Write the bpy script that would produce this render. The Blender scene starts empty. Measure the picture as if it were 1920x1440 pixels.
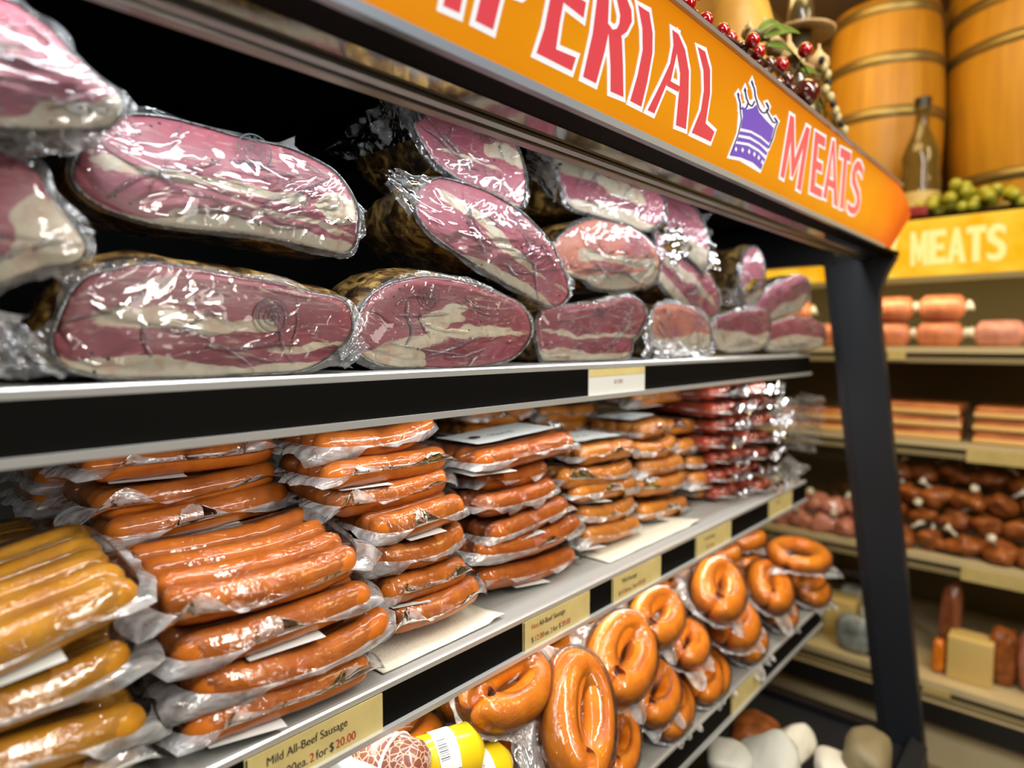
import bpy, bmesh, math, random
import numpy as np
from mathutils import Vector, Matrix, noise
from mathutils.geometry import tessellate_polygon
SC = bpy.context.scene
COL = SC.collection
PI = math.pi
# ---------------------------------------------------------------- camera
CAM = Vector((0, 0, 1.5))
YAW, PITCH, FPX = math.radians(42.2), math.radians(3.8), 1200.0
FWD = Vector((-math.sin(YAW)*math.cos(PITCH), math.cos(YAW)*math.cos(PITCH), -math.sin(PITCH)))
RGT = Vector((math.cos(YAW), math.sin(YAW), 0))
UPV = RGT.cross(FWD)
cd = bpy.data.cameras.new('camera'); cam = bpy.data.objects.new('camera', cd); COL.objects.link(cam)
cd.sensor_width = 36; cd.lens = 36*FPX/1920
cd.clip_start = 0.02; cd.clip_end = 40
cam.matrix_world = Matrix((( RGT.x, UPV.x, -FWD.x, CAM.x), (RGT.y, UPV.y, -FWD.y, CAM.y), (RGT.z, UPV.z, -FWD.z, CAM.z), (0,0,0,1)))
cd.dof.use_dof = True; cd.dof.focus_distance = 0.80; cd.dof.aperture_fstop = 2.1
SC.camera = cam
# ---------------------------------------------------------------- world, lights, exposure
SC.view_settings.view_transform = 'Standard'; SC.view_settings.look = 'None'
SC.view_settings.gamma = 1; SC.view_settings.use_curve_mapping = False
SC.view_settings.exposure = 0.0
SC.cycles.max_bounces = 10; SC.cycles.transparent_max_bounces = 24
SC.cycles.diffuse_bounces = 3; SC.cycles.glossy_bounces = 4
SC.cycles.caustics_reflective = False; SC.cycles.caustics_refractive = False
SC.cycles.sample_clamp_indirect = 4
W = bpy.data.worlds.new('store_air'); SC.world = W; W.use_nodes = True
W.node_tree.nodes['Background'].inputs[0].default_value = (1.0, 0.86, 0.66, 1)
W.node_tree.nodes['Background'].inputs[1].default_value = 0.03
def area(name, loc, direc, sx, sy, power, col=(1,1,1), spread=PI):
    l = bpy.data.lights.new(name, 'AREA'); l.shape = 'RECTANGLE'; l.size = sx; l.size_y = sy
    l.energy = power; l.color = col; l.spread = spread
    o = bpy.data.objects.new(name, l); COL.objects.link(o); o.location = loc
    o.rotation_euler = Vector(direc).to_track_quat('-Z', 'Y').to_euler()
    return o
# strip lamps inside the case (canopy rail), fluorescent fittings of the shop ceiling, and added fill lights
def strip(name, x, z, y0, y1, direc, w, power, col):
    l = bpy.data.lights.new(name, 'AREA'); l.shape = 'RECTANGLE'; l.size = w; l.size_y = y1-y0
    l.energy = power; l.color = col
    o = bpy.data.objects.new(name, l); COL.objects.link(o)
    d = Vector(direc).normalized(); Y = Vector((0,1,0)); zax = -d; xax = Y.cross(zax).normalized()
    o.matrix_world = Matrix(((xax.x,0,zax.x,x),(xax.y,1,zax.y,(y0+y1)/2),(xax.z,0,zax.z,z),(0,0,0,1)))
    return o
strip('canopy_strip_lamp', -0.535, 1.79, -0.5, 1.95, (-0.30,0,-0.95), 0.020, 8.0, (0.93,0.97,1.0))
area('ceiling_lamp_aisle', (0.55, 0.75, 2.75), (-0.55,0.05,-0.83), 0.12, 2.4, 58, (1.0,0.95,0.87))
area('ceiling_lamp_across', (1.5, 0.9, 2.6), (-0.85,-0.05,-0.55), 0.20, 2.4, 14, (1.0,0.93,0.82))
area('ceiling_lamp_near', (0.25, -0.9, 2.7), (-0.35,0.6,-0.75), 0.9, 0.3, 16, (1.0,0.95,0.88))
area('ceiling_lamp_far', (0.9, 2.0, 3.0), (-0.45,0.35,-0.82), 0.6, 0.9, 20, (1.0,0.78,0.42))
area('ceiling_lamp_warm', (-0.7, 1.9, 3.05), (0.1,0.5,-0.86), 1.2, 0.5, 17, (1.0,0.70,0.28))
area('far_case_added_fill', (0, 2.84, 1.70), (0,.45,-.89), 2.6, 0.03, 5, (1.0,0.85,0.55))  # added fill light, brightens the interior of the far case
strip('under_shelf_strip_lamp', -0.625, 1.408, -0.4, 1.85, (-0.35,0,-0.94), 0.014, 2.6, (1.0,0.97,0.92))
strip('ring_added_fill', -0.625, 1.042, -0.4, 1.85, (0.05,0,-1), 0.014, 2.0, (1.0,0.93,0.82))  # added warm fill under the middle shelf to brighten the ring sausages
# ---------------------------------------------------------------- helpers
def ray(px, py):
    return (FWD*FPX + RGT*(px-960) + UPV*(720-py))
def on_x(px, py, x):
    d = ray(px, py); return CAM + d*((x-CAM.x)/d.x)
def on_y(px, py, y):
    d = ray(px, py); return CAM + d*((y-CAM.y)/d.y)
def on_plane(px, py, p0, n):
    d = ray(px, py); return CAM + d*((p0-CAM).dot(n)/d.dot(n))
def proj(p):
    v = Vector(p)-CAM; w = v.dot(FWD)
    return 960+FPX*v.dot(RGT)/w, 720-FPX*v.dot(UPV)/w
def thing(name, label, cat, loc=(0,0,0), group=None, rot=None):
    o = bpy.data.objects.new(name, None); COL.objects.link(o); o.location = loc
    o.empty_display_size = 0.05
    if rot is not None: o.rotation_euler = rot
    o['label'] = label; o['category'] = cat
    if group: o['group'] = group
    return o
def tag(o, label, cat, group=None):
    o['label'] = label; o['category'] = cat
    if group: o['group'] = group
    return o
def mesh(name, verts, faces, mats, midx=None, smooth=True, attrs=None):
    me = bpy.data.meshes.new(name); me.from_pydata([tuple(v) for v in verts], [], faces)
    if not isinstance(mats, (list, tuple)): mats = [mats]
    for m in mats: me.materials.append(m)
    if midx is not None: me.polygons.foreach_set('material_index', midx)
    if smooth: me.polygons.foreach_set('use_smooth', [True]*len(me.polygons))
    if attrs:
        for k, vals in attrs.items():
            a = me.attributes.new(k, 'FLOAT', 'POINT'); a.data.foreach_set('value', vals)
    me.update(); return me
def put(name, me, parent=None):
    o = bpy.data.objects.new(name, me); COL.objects.link(o)
    if parent is not None: o.parent = parent
    return o
def part(name, verts, faces, mats, parent, world=True, **k):
    """a mesh given in world coordinates under a thing that is only translated"""
    if parent is not None and world:
        L = parent.location; verts = [Vector(v)-L for v in verts]
    return put(name, mesh(name, verts, faces, mats, **k), parent)
class MB:
    def __init__(s): s.v = []; s.f = []; s.m = []
    def add(s, v, f, m=0):
        n = len(s.v); s.v += [Vector(p) for p in v]; s.f += [tuple(i+n for i in q) for q in f]; s.m += [m]*len(f); return s
    def box(s, lo, hi, m=0, bev=0.0):
        bm = bmesh.new(); bmesh.ops.create_cube(bm, size=1)
        for v in bm.verts:
            v.co = Vector([lo[i]+(v.co[i]+.5)*(hi[i]-lo[i]) for i in range(3)])
        if bev > 0: bmesh.ops.bevel(bm, geom=bm.edges[:], offset=bev, segments=2, profile=0.7, affect='EDGES')
        bm.normal_update()
        s.add([v.co.copy() for v in bm.verts], [[v.index for v in f.verts] for f in bm.faces], m); bm.free(); return s
    def prism(s, prof, axis, a0, a1, m=0):
        """profile [(u,w)] extruded: axis 'y' -> (u=x,w=z); axis 'x' -> (u=y,w=z)"""
        n = len(prof)
        P = (lambda u,w,a: (u,a,w)) if axis == 'y' else (lambda u,w,a: (a,u,w))
        v = [P(u,w,a0) for u,w in prof]+[P(u,w,a1) for u,w in prof]
        f = [(i,(i+1)%n,n+(i+1)%n,n+i) for i in range(n)]+[tuple(range(n))[::-1], tuple(range(n,2*n))]
        s.add(v, f, m); return s
    def tube(s, pts, rad, seg=10, m=0, caps=True):
        pts = [Vector(p) for p in pts]; n = len(pts)
        rads = rad if isinstance(rad, (list,tuple)) else [rad]*n
        v = []; ref = Vector((0,0,1))
        for i, p in enumerate(pts):
            t = (pts[min(i+1,n-1)]-pts[max(i-1,0)]).normalized()
            a = t.cross(ref)
            if a.length < 1e-3: a = t.cross(Vector((0,1,0)))
            a.normalize(); b = t.cross(a).normalized()
            for k in range(seg):
                th = 2*PI*k/seg; v.append(p+(a*math.cos(th)+b*math.sin(th))*rads[i])
        f = [(i*seg+k, i*seg+(k+1)%seg, (i+1)*seg+(k+1)%seg, (i+1)*seg+k) for i in range(n-1) for k in range(seg)]
        if caps: f += [tuple(range(seg))[::-1], tuple(range((n-1)*seg, n*seg))]
        s.add(v, f, m); return s
    def lathe(s, prof, c=(0,0,0), seg=24, m=0):
        c = Vector(c); v = []; n = len(prof)
        for r, z in prof:
            for k in range(seg):
                th = 2*PI*k/seg; v.append(c+Vector((max(r,1e-5)*math.cos(th), max(r,1e-5)*math.sin(th), z)))
        f = [(i*seg+k, i*seg+(k+1)%seg, (i+1)*seg+(k+1)%seg, (i+1)*seg+k) for i in range(n-1) for k in range(seg)]
        s.add(v, f, m); return s
    def ball(s, c, r, sc=(1,1,1), seg=14, m=0):
        c = Vector(c); v = []; f = []; R = seg//2+1
        for i in range(R+1):
            ph = PI*i/R
            for k in range(seg):
                th = 2*PI*k/seg
                v.append(c+Vector((sc[0]*r*math.sin(ph)*math.cos(th), sc[1]*r*math.sin(ph)*math.sin(th), sc[2]*r*math.cos(ph))))
        f = [(i*seg+k, (i+1)*seg+k, (i+1)*seg+(k+1)%seg, i*seg+(k+1)%seg) for i in range(R) for k in range(seg)]
        s.add(v, f, m); return s
    def build(s, name, mats, parent=None, smooth=False, world=True):
        v = s.v
        if parent is not None and world: v = [p-parent.location for p in v]
        me = mesh(name, v, s.f, mats, midx=s.m, smooth=smooth)
        return put(name, me, parent)
def struct(o): o['kind'] = 'structure'; return o
# ---------------------------------------------------------------- materials
def mat(name):
    m = bpy.data.materials.new(name); m.use_nodes = True
    return m, m.node_tree.nodes, m.node_tree.links
def pbsdf(name, col, rough=0.5, metal=0.0, coat=0.0, coat_r=0.05, spec=0.5, sss=0.0, noise_amt=0.0, nscale=40, bump=0.0, bscale=80, col2=None):
    m, N, L = mat(name); b = N['Principled BSDF']
    b.inputs['Base Color'].default_value = (*col, 1); b.inputs['Roughness'].default_value = rough
    b.inputs['Metallic'].default_value = metal; b.inputs['Coat Weight'].default_value = coat
    b.inputs['Coat Roughness'].default_value = coat_r; b.inputs['Specular IOR Level'].default_value = spec
    if sss > 0:
        b.inputs['Subsurface Weight'].default_value = sss; b.inputs['Subsurface Radius'].default_value = (1,.35,.15)
        b.inputs['Subsurface Scale'].default_value = 0.006
    tc = N.new('ShaderNodeTexCoord')
    if noise_amt > 0 or col2:
        t = N.new('ShaderNodeTexNoise'); t.inputs['Scale'].default_value = nscale; t.inputs['Detail'].default_value = 5
        L.new(tc.outputs['Object'], t.inputs['Vector'])
        r = N.new('ShaderNodeValToRGB'); r.color_ramp.elements[0].position = .3; r.color_ramp.elements[1].position = .7
        c2 = col2 if col2 else tuple(c*(1-noise_amt) for c in col)
        r.color_ramp.elements[0].color = (*c2,1); r.color_ramp.elements[1].color = (*col,1)
        L.new(t.outputs['Fac'], r.inputs[0]); L.new(r.outputs[0], b.inputs['Base Color'])
    if bump > 0:
        t2 = N.new('ShaderNodeTexNoise'); t2.inputs['Scale'].default_value = bscale; t2.inputs['Detail'].default_value = 4
        L.new(tc.outputs['Object'], t2.inputs['Vector'])
        bp = N.new('ShaderNodeBump'); bp.inputs['Strength'].default_value = bump; bp.inputs['Distance'].default_value = 0.004
        L.new(t2.outputs['Fac'], bp.inputs['Height']); L.new(bp.outputs[0], b.inputs['Normal'])
        if coat > 0: L.new(bp.outputs[0], b.inputs['Coat Normal'])
    return m
def emis(name, col, strength=1.0, col2=None, nscale=6, gloss=True):
    m, N, L = mat(name); b = N['Principled BSDF']
    b.inputs['Base Color'].default_value = (*[c*0.15 for c in col],1); b.inputs['Roughness'].default_value = 0.25
    b.inputs['Specular IOR Level'].default_value = 0.3
    b.inputs['Emission Strength'].default_value = strength
    b.inputs['Emission Color'].default_value = (*col,1)
    if col2:
        tc = N.new('ShaderNodeTexCoord'); t = N.new('ShaderNodeTexNoise'); t.inputs['Scale'].default_value = nscale; t.inputs['Detail'].default_value = 3
        L.new(tc.outputs['Object'], t.inputs['Vector'])
        r = N.new('ShaderNodeValToRGB'); r.color_ramp.elements[0].position = .38; r.color_ramp.elements[1].position = .62
        r.color_ramp.elements[0].color = (*col2,1); r.color_ramp.elements[1].color = (*col,1)
        L.new(t.outputs['Fac'], r.inputs[0]); L.new(r.outputs[0], b.inputs['Emission Color'])
    return m
def film_mat(name, milk_lo, milk_hi, rough, bump, scale, stretch=(1,1,1), gl=1.0, tint=(1,1,1), bdist=0.003):
    """clear plastic film: see-through, glossy on its wrinkles, milky where it is folded"""
    m, N, L = mat(name); N.remove(N['Principled BSDF']); out = N['Material Output']
    tc = N.new('ShaderNodeTexCoord'); mp = N.new('ShaderNodeMapping'); mp.inputs['Scale'].default_value = stretch
    L.new(tc.outputs['Object'], mp.inputs['Vector'])
    n1 = N.new('ShaderNodeTexNoise'); n1.inputs['Scale'].default_value = scale; n1.inputs['Detail'].default_value = 3; n1.inputs['Distortion'].default_value = 1.2
    L.new(mp.outputs[0], n1.inputs['Vector'])
    # ridges: 1-|2n-1|
    a = N.new('ShaderNodeMath'); a.operation = 'MULTIPLY_ADD'; a.inputs[1].default_value = 2; a.inputs[2].default_value = -1
    L.new(n1.outputs['Fac'], a.inputs[0])
    ab = N.new('ShaderNodeMath'); ab.operation = 'ABSOLUTE'; L.new(a.outputs[0], ab.inputs[0])
    rp = N.new('ShaderNodeValToRGB'); rp.color_ramp.elements[0].color = (1,1,1,1); rp.color_ramp.elements[1].color = (0,0,0,1); rp.color_ramp.elements[1].position = 0.22
    L.new(ab.outputs[0], rp.inputs[0])
    ad = N.new('ShaderNodeMath'); ad.operation = 'MULTIPLY_ADD'; ad.inputs[1].default_value = 0.6
    L.new(rp.outputs[0], ad.inputs[0]); L.new(n1.outputs['Fac'], ad.inputs[2])
    bp = N.new('ShaderNodeBump'); bp.inputs['Strength'].default_value = bump; bp.inputs['Distance'].default_value = bdist
    L.new(ad.outputs[0], bp.inputs['Height'])
    gls = N.new('ShaderNodeBsdfGlossy'); gls.inputs['Roughness'].default_value = rough; L.new(bp.outputs[0], gls.inputs['Normal'])
    tr = N.new('ShaderNodeBsdfTransparent'); tr.inputs[0].default_value = (*tint,1)
    fr = N.new('ShaderNodeFresnel'); fr.inputs['IOR'].default_value = 1.5; L.new(bp.outputs[0], fr.inputs['Normal'])
    fm = N.new('ShaderNodeMath'); fm.operation = 'MULTIPLY'; fm.inputs[1].default_value = gl; L.new(fr.outputs[0], fm.inputs[0]); fm.use_clamp = True
    df = N.new('ShaderNodeBsdfDiffuse'); df.inputs[0].default_value = (.86,.88,.9,1); L.new(bp.outputs[0], df.inputs['Normal'])
    tl = N.new('ShaderNodeBsdfTranslucent'); tl.inputs[0].default_value = (.9,.9,.92,1)
    dm = N.new('ShaderNodeMixShader'); dm.inputs[0].default_value = .4; L.new(df.outputs[0], dm.inputs[1]); L.new(tl.outputs[0], dm.inputs[2])
    n2 = N.new('ShaderNodeTexNoise'); n2.inputs['Scale'].default_value = scale*1.7; n2.inputs['Detail'].default_value = 6; n2.inputs['Distortion'].default_value = 0.8
    L.new(mp.outputs[0], n2.inputs['Vector'])
    mr = N.new('ShaderNodeMapRange'); mr.inputs['From Min'].default_value = .38; mr.inputs['From Max'].default_value = .68
    mr.inputs['To Min'].default_value = milk_lo; mr.inputs['To Max'].default_value = milk_hi; L.new(n2.outputs['Fac'], mr.inputs['Value'])
    m1 = N.new('ShaderNodeMixShader'); L.new(mr.outputs[0], m1.inputs[0]); L.new(tr.outputs[0], m1.inputs[1]); L.new(dm.outputs[0], m1.inputs[2])
    m2 = N.new('ShaderNodeMixShader'); L.new(fm.outputs[0], m2.inputs[0]); L.new(m1.outputs[0], m2.inputs[1]); L.new(gls.outputs[0], m2.inputs[2])
    L.new(m2.outputs[0], out.inputs['Surface'])
    return m
M = {}
M['black'] = pbsdf('black_enamel', (.012,.012,.013), .35)
M['black_dull'] = pbsdf('dull_black_panel', (.0025,.003,.003), .6, spec=.05, noise_amt=.3, nscale=5)
M['charcoal'] = pbsdf('charcoal_enamel', (.014,.016,.020), .42, spec=.35)
M['insert'] = pbsdf('black_rail_insert', (.003,.0025,.002), .6, spec=.05)
M['steel'] = pbsdf('brushed_steel', (.45,.45,.44), .28, metal=1.0, bump=.05, bscale=300)
M['steel_dark'] = pbsdf('worn_steel_panel', (.23,.23,.21), .45, metal=.7, noise_amt=.2, nscale=20)
M['mirror_steel'] = pbsdf('polished_steel', (.62,.60,.60), .08, metal=1.0, bump=.04, bscale=30)
M['plate'] = pbsdf('grey_shelf_plate', (.42,.42,.40), .42, metal=.35)
M['alu'] = pbsdf('pale_aluminium_lip', (.68,.69,.68), .32, metal=.55)
M['cream_metal'] = pbsdf('cream_shelf_enamel', (.60,.50,.30), .4)
M['olive'] = pbsdf('olive_case_liner', (.24,.20,.09), .6)
M['film'] = film_mat('tight_shrink_film', 0.0, .05, .045, .55, 13, stretch=(1,.6,1), gl=.95, bdist=.004)
M['film_s'] = film_mat('tight_sausage_film', 0.0, .02, .03, .35, 60, stretch=(.5,1,1), gl=.75, bdist=.002)
M['flange'] = film_mat('crinkled_film_edge', .20, .74, .12, .45, 26, stretch=(.6,1,1), gl=2.2, bdist=.004)
M['flap'] = film_mat('loose_clear_film', .06, .36, .08, .6, 18, gl=1.6, bdist=.006)
M['paper'] = pbsdf('white_printed_paper', (.72,.76,.76), .6)
M['ink'] = pbsdf('black_ink', (.03,.03,.035), .5)
M['ink_red'] = pbsdf('red_ink', (.45,.03,.02), .5)
M['tagyellow'] = pbsdf('yellow_price_card', (.62,.50,.20), .5, noise_amt=.15, nscale=30)
M['tagwhite'] = pbsdf('white_price_card', (.62,.62,.58), .5)
M['towel'] = pbsdf('absorbent_paper', (.72,.67,.56), .9, bump=.6, bscale=400)
def wood():
    m, N, L = mat('golden_oak_staves'); b = N['Principled BSDF']
    tc = N.new('ShaderNodeTexCoord')
    sep = N.new('ShaderNodeSeparateXYZ'); L.new(tc.outputs['Object'], sep.inputs[0])
    at = N.new('ShaderNodeMath'); at.operation = 'ARCTAN2'; L.new(sep.outputs['Y'], at.inputs[0]); L.new(sep.outputs['X'], at.inputs[1])
    ml = N.new('ShaderNodeMath'); ml.operation = 'MULTIPLY'; ml.inputs[1].default_value = 22/(2*PI); L.new(at.outputs[0], ml.inputs[0])
    fl = N.new('ShaderNodeMath'); fl.operation = 'FLOOR'; L.new(ml.outputs[0], fl.inputs[0])
    wn = N.new('ShaderNodeTexWhiteNoise'); wn.noise_dimensions = '1D'; L.new(fl.outputs[0], wn.inputs['W'])
    mp = N.new('ShaderNodeMapping'); mp.inputs['Scale'].default_value = (30,30,2.5); L.new(tc.outputs['Object'], mp.inputs[0])
    ns = N.new('ShaderNodeTexNoise'); ns.inputs['Scale'].default_value = 1; ns.inputs['Detail'].default_value = 5; L.new(mp.outputs[0], ns.inputs['Vector'])
    mx = N.new('ShaderNodeMath'); mx.operation = 'MULTIPLY_ADD'; mx.inputs[1].default_value = .45; L.new(wn.outputs['Value'], mx.inputs[0]); L.new(ns.outputs['Fac'], mx.inputs[2])
    r = N.new('ShaderNodeValToRGB'); r.color_ramp.elements[0].position = .35; r.color_ramp.elements[1].position = 1.0
    r.color_ramp.elements[0].color = (.40,.17,.008,1); r.color_ramp.elements[1].color = (.60,.30,.022,1)
    L.new(mx.outputs[0], r.inputs[0]); L.new(r.outputs[0], b.inputs['Base Color']); b.inputs['Roughness'].default_value = .45
    return m
M['wood'] = wood()
M['hoop'] = pbsdf('galvanised_hoop', (.30,.23,.09), .42, metal=.8)
def meat_mat(name, c_meat, c_meat2, c_fat, c_rim):
    m, N, L = mat(name); b = N['Principled BSDF']
    tc = N.new('ShaderNodeTexCoord'); af = N.new('ShaderNodeAttribute'); af.attribute_name = 'fat'
    ar = N.new('ShaderNodeAttribute'); ar.attribute_name = 'rim'
    n1 = N.new('ShaderNodeTexNoise'); n1.inputs['Scale'].default_value = 55; n1.inputs['Detail'].default_value = 7; n1.inputs['Distortion'].default_value = .6
    L.new(tc.outputs['Object'], n1.inputs['Vector'])
    n3 = N.new('ShaderNodeTexNoise'); n3.inputs['Scale'].default_value = 14; n3.inputs['Detail'].default_value = 3
    L.new(tc.outputs['Object'], n3.inputs['Vector'])
    s = N.new('ShaderNodeMath'); s.operation = 'MULTIPLY_ADD'; s.inputs[1].default_value = .9; L.new(n1.outputs['Fac'], s.inputs[0]); L.new(af.outputs['Fac'], s.inputs[2])
    rf = N.new('ShaderNodeValToRGB'); rf.color_ramp.elements[0].position = .82; rf.color_ramp.elements[1].position = 1.02
    L.new(s.outputs[0], rf.inputs[0])
    mm = N.new('ShaderNodeMix'); mm.data_type = 'RGBA'; mm.inputs['A'].default_value = (*c_meat,1); mm.inputs['B'].default_value = (*c_meat2,1)
    rr = N.new('ShaderNodeMapRange'); rr.inputs['From Min'].default_value = .35; rr.inputs['From Max'].default_value = .65; L.new(n3.outputs['Fac'], rr.inputs['Value'])
    L.new(rr.outputs[0], mm.inputs['Factor'])
    # fine muscle grain
    mp = N.new('ShaderNodeMapping'); mp.inputs['Scale'].default_value = (1,.25,1); L.new(tc.outputs['Object'], mp.inputs[0])
    n4 = N.new('ShaderNodeTexNoise'); n4.inputs['Scale'].default_value = 260; n4.inputs['Detail'].default_value = 4; L.new(mp.outputs[0], n4.inputs['Vector'])
    r4 = N.new('ShaderNodeValToRGB'); r4.color_ramp.elements[0].position = .60; r4.color_ramp.elements[1].position = .72; r4.color_ramp.elements[1].color = (.35,.35,.35,1)
    L.new(n4.outputs['Fac'], r4.inputs[0])
    m4 = N.new('ShaderNodeMix'); m4.data_type = 'RGBA'; L.new(r4.outputs[0], m4.inputs['Factor']); L.new(mm.outputs['Result'], m4.inputs['A']); m4.inputs['B'].default_value = (*c_fat,1)
    # long pale connective streaks running with the muscle
    mp8 = N.new('ShaderNodeMapping'); mp8.inputs['Scale'].default_value = (1,.16,1); L.new(tc.outputs['Object'], mp8.inputs[0])
    n8 = N.new('ShaderNodeTexNoise'); n8.inputs['Scale'].default_value = 75; n8.inputs['Detail'].default_value = 4; n8.inputs['Distortion'].default_value = .5; L.new(mp8.outputs[0], n8.inputs['Vector'])
    a8 = N.new('ShaderNodeMath'); a8.operation = 'MULTIPLY_ADD'; a8.inputs[1].default_value = 2; a8.inputs[2].default_value = -1; L.new(n8.outputs['Fac'], a8.inputs[0])
    b8 = N.new('ShaderNodeMath'); b8.operation = 'ABSOLUTE'; L.new(a8.outputs[0], b8.inputs[0])
    c8 = N.new('ShaderNodeMapRange'); c8.inputs['From Min'].default_value = .05; c8.inputs['From Max'].default_value = .0; c8.inputs['To Min'].default_value = 0; c8.inputs['To Max'].default_value = .55; L.new(b8.outputs[0], c8.inputs['Value'])
    g8 = N.new('ShaderNodeMath'); g8.operation = 'MULTIPLY'; L.new(c8.outputs[0], g8.inputs[0])
    h8 = N.new('ShaderNodeMapRange'); h8.inputs['From Min'].default_value = .42; h8.inputs['From Max'].default_value = .60; L.new(n3.outputs['Fac'], h8.inputs['Value']); L.new(h8.outputs[0], g8.inputs[1])
    m8 = N.new('ShaderNodeMix'); m8.data_type = 'RGBA'; L.new(g8.outputs[0], m8.inputs['Factor']); L.new(m4.outputs['Result'], m8.inputs['A']); m8.inputs['B'].default_value = (*c_fat,1)
    # fat with faint pink and ochre veining
    fv = N.new('ShaderNodeMix'); fv.data_type = 'RGBA'; fv.inputs['A'].default_value = (*c_fat,1); fv.inputs['B'].default_value = (c_fat[0]*.86, c_fat[1]*.66, c_fat[2]*.58, 1)
    fr_ = N.new('ShaderNodeMapRange'); fr_.inputs['From Min'].default_value = .45; fr_.inputs['From Max'].default_value = .68; L.new(n1.outputs['Fac'], fr_.inputs['Value']); L.new(fr_.outputs[0], fv.inputs['Factor'])
    m5 = N.new('ShaderNodeMix'); m5.data_type = 'RGBA'; L.new(rf.outputs[0], m5.inputs['Factor']); L.new(m8.outputs['Result'], m5.inputs['A']); L.new(fv.outputs['Result'], m5.inputs['B'])
    # crusty rim with pepper
    s2 = N.new('ShaderNodeMath'); s2.operation = 'MULTIPLY_ADD'; s2.inputs[1].default_value = .09; L.new(n1.outputs['Fac'], s2.inputs[0]); L.new(ar.outputs['Fac'], s2.inputs[2])
    r6 = N.new('ShaderNodeValToRGB'); r6.color_ramp.elements[0].position = 1.0; r6.color_ramp.elements[0].color = (0,0,0,1)
    mr6 = N.new('ShaderNodeMapRange'); mr6.inputs['From Min'].default_value = 1.025; mr6.inputs['From Max'].default_value = 1.05; L.new(s2.outputs[0], mr6.inputs['Value'])
    m6 = N.new('ShaderNodeMix'); m6.data_type = 'RGBA'; L.new(mr6.outputs[0], m6.inputs['Factor']); L.new(m5.outputs['Result'], m6.inputs['A']); m6.inputs['B'].default_value = (*c_rim,1)
    # pepper specks
    vo = N.new('ShaderNodeTexVoronoi'); vo.inputs['Scale'].default_value = 95; L.new(tc.outputs['Object'], vo.inputs['Vector'])
    wn = N.new('ShaderNodeMath'); wn.operation = 'LESS_THAN'; wn.inputs[1].default_value = .16; L.new(vo.outputs['Distance'], wn.inputs[0])
    sx = N.new('ShaderNodeSeparateColor'); L.new(vo.outputs['Color'], sx.inputs[0])
    w2 = N.new('ShaderNodeMath'); w2.operation = 'GREATER_THAN'; w2.inputs[1].default_value = .86; L.new(sx.outputs[0], w2.inputs[0])
    w3 = N.new('ShaderNodeMath'); w3.operation = 'MULTIPLY'; L.new(wn.outputs[0], w3.inputs[0]); L.new(w2.outputs[0], w3.inputs[1])
    m7 = N.new('ShaderNodeMix'); m7.data_type = 'RGBA'; L.new(w3.outputs[0], m7.inputs['Factor']); L.new(m6.outputs['Result'], m7.inputs['A']); m7.inputs['B'].default_value = (.05,.03,.02,1)
    L.new(m7.outputs['Result'], b.inputs['Base Color'])
    b.inputs['Roughness'].default_value = .42
    b.inputs['Subsurface Weight'].default_value = .12; b.inputs['Subsurface Radius'].default_value = (1,.4,.3); b.inputs['Subsurface Scale'].default_value = .004
    bp = N.new('ShaderNodeBump'); bp.inputs['Strength'].default_value = .25; bp.inputs['Distance'].default_value = .002; L.new(n1.outputs['Fac'], bp.inputs['Height']); L.new(bp.outputs[0], b.inputs['Normal'])
    return m
FAT = (.70,.62,.47); RIM = (.16,.085,.03)
M['meat'] = meat_mat('cured_pork_face', (.46,.125,.165), (.36,.085,.115), FAT, RIM)
M['meat_dark'] = meat_mat('deep_pink_pork_face', (.36,.085,.11), (.28,.062,.083), FAT, RIM)
M['meat_orange'] = meat_mat('orange_tinged_pork_face', (.72,.27,.17), (.42,.12,.14), FAT, RIM)  # lean meat colour tinged orange
def rind():
    m, N, L = mat('peppered_rind'); b = N['Principled BSDF']
    tc = N.new('ShaderNodeTexCoord')
    n1 = N.new('ShaderNodeTexNoise'); n1.inputs['Scale'].default_value = 42; n1.inputs['Detail'].default_value = 8; n1.inputs['Distortion'].default_value = 1.0; n1.inputs['Roughness'].default_value = .65
    L.new(tc.outputs['Object'], n1.inputs['Vector'])
    r = N.new('ShaderNodeValToRGB'); e = r.color_ramp.elements
    e[0].position = .40; e[0].color = (.012,.007,.004,1); e[1].position = .64; e[1].color = (.62,.40,.12,1)
    x = e.new(.50); x.color = (.14,.070,.018,1)
    L.new(n1.outputs['Fac'], r.inputs[0]); L.new(r.outputs[0], b.inputs['Base Color'])
    b.inputs['Roughness'].default_value = .4; b.inputs['Coat Weight'].default_value = .35; b.inputs['Coat Roughness'].default_value = .15
    bp = N.new('ShaderNodeBump'); bp.inputs['Strength'].default_value = .9; bp.inputs['Distance'].default_value = .004; L.new(n1.outputs['Fac'], bp.inputs['Height']); L.new(bp.outputs[0], b.inputs['Normal'])
    return m
M['rind'] = rind()
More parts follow.
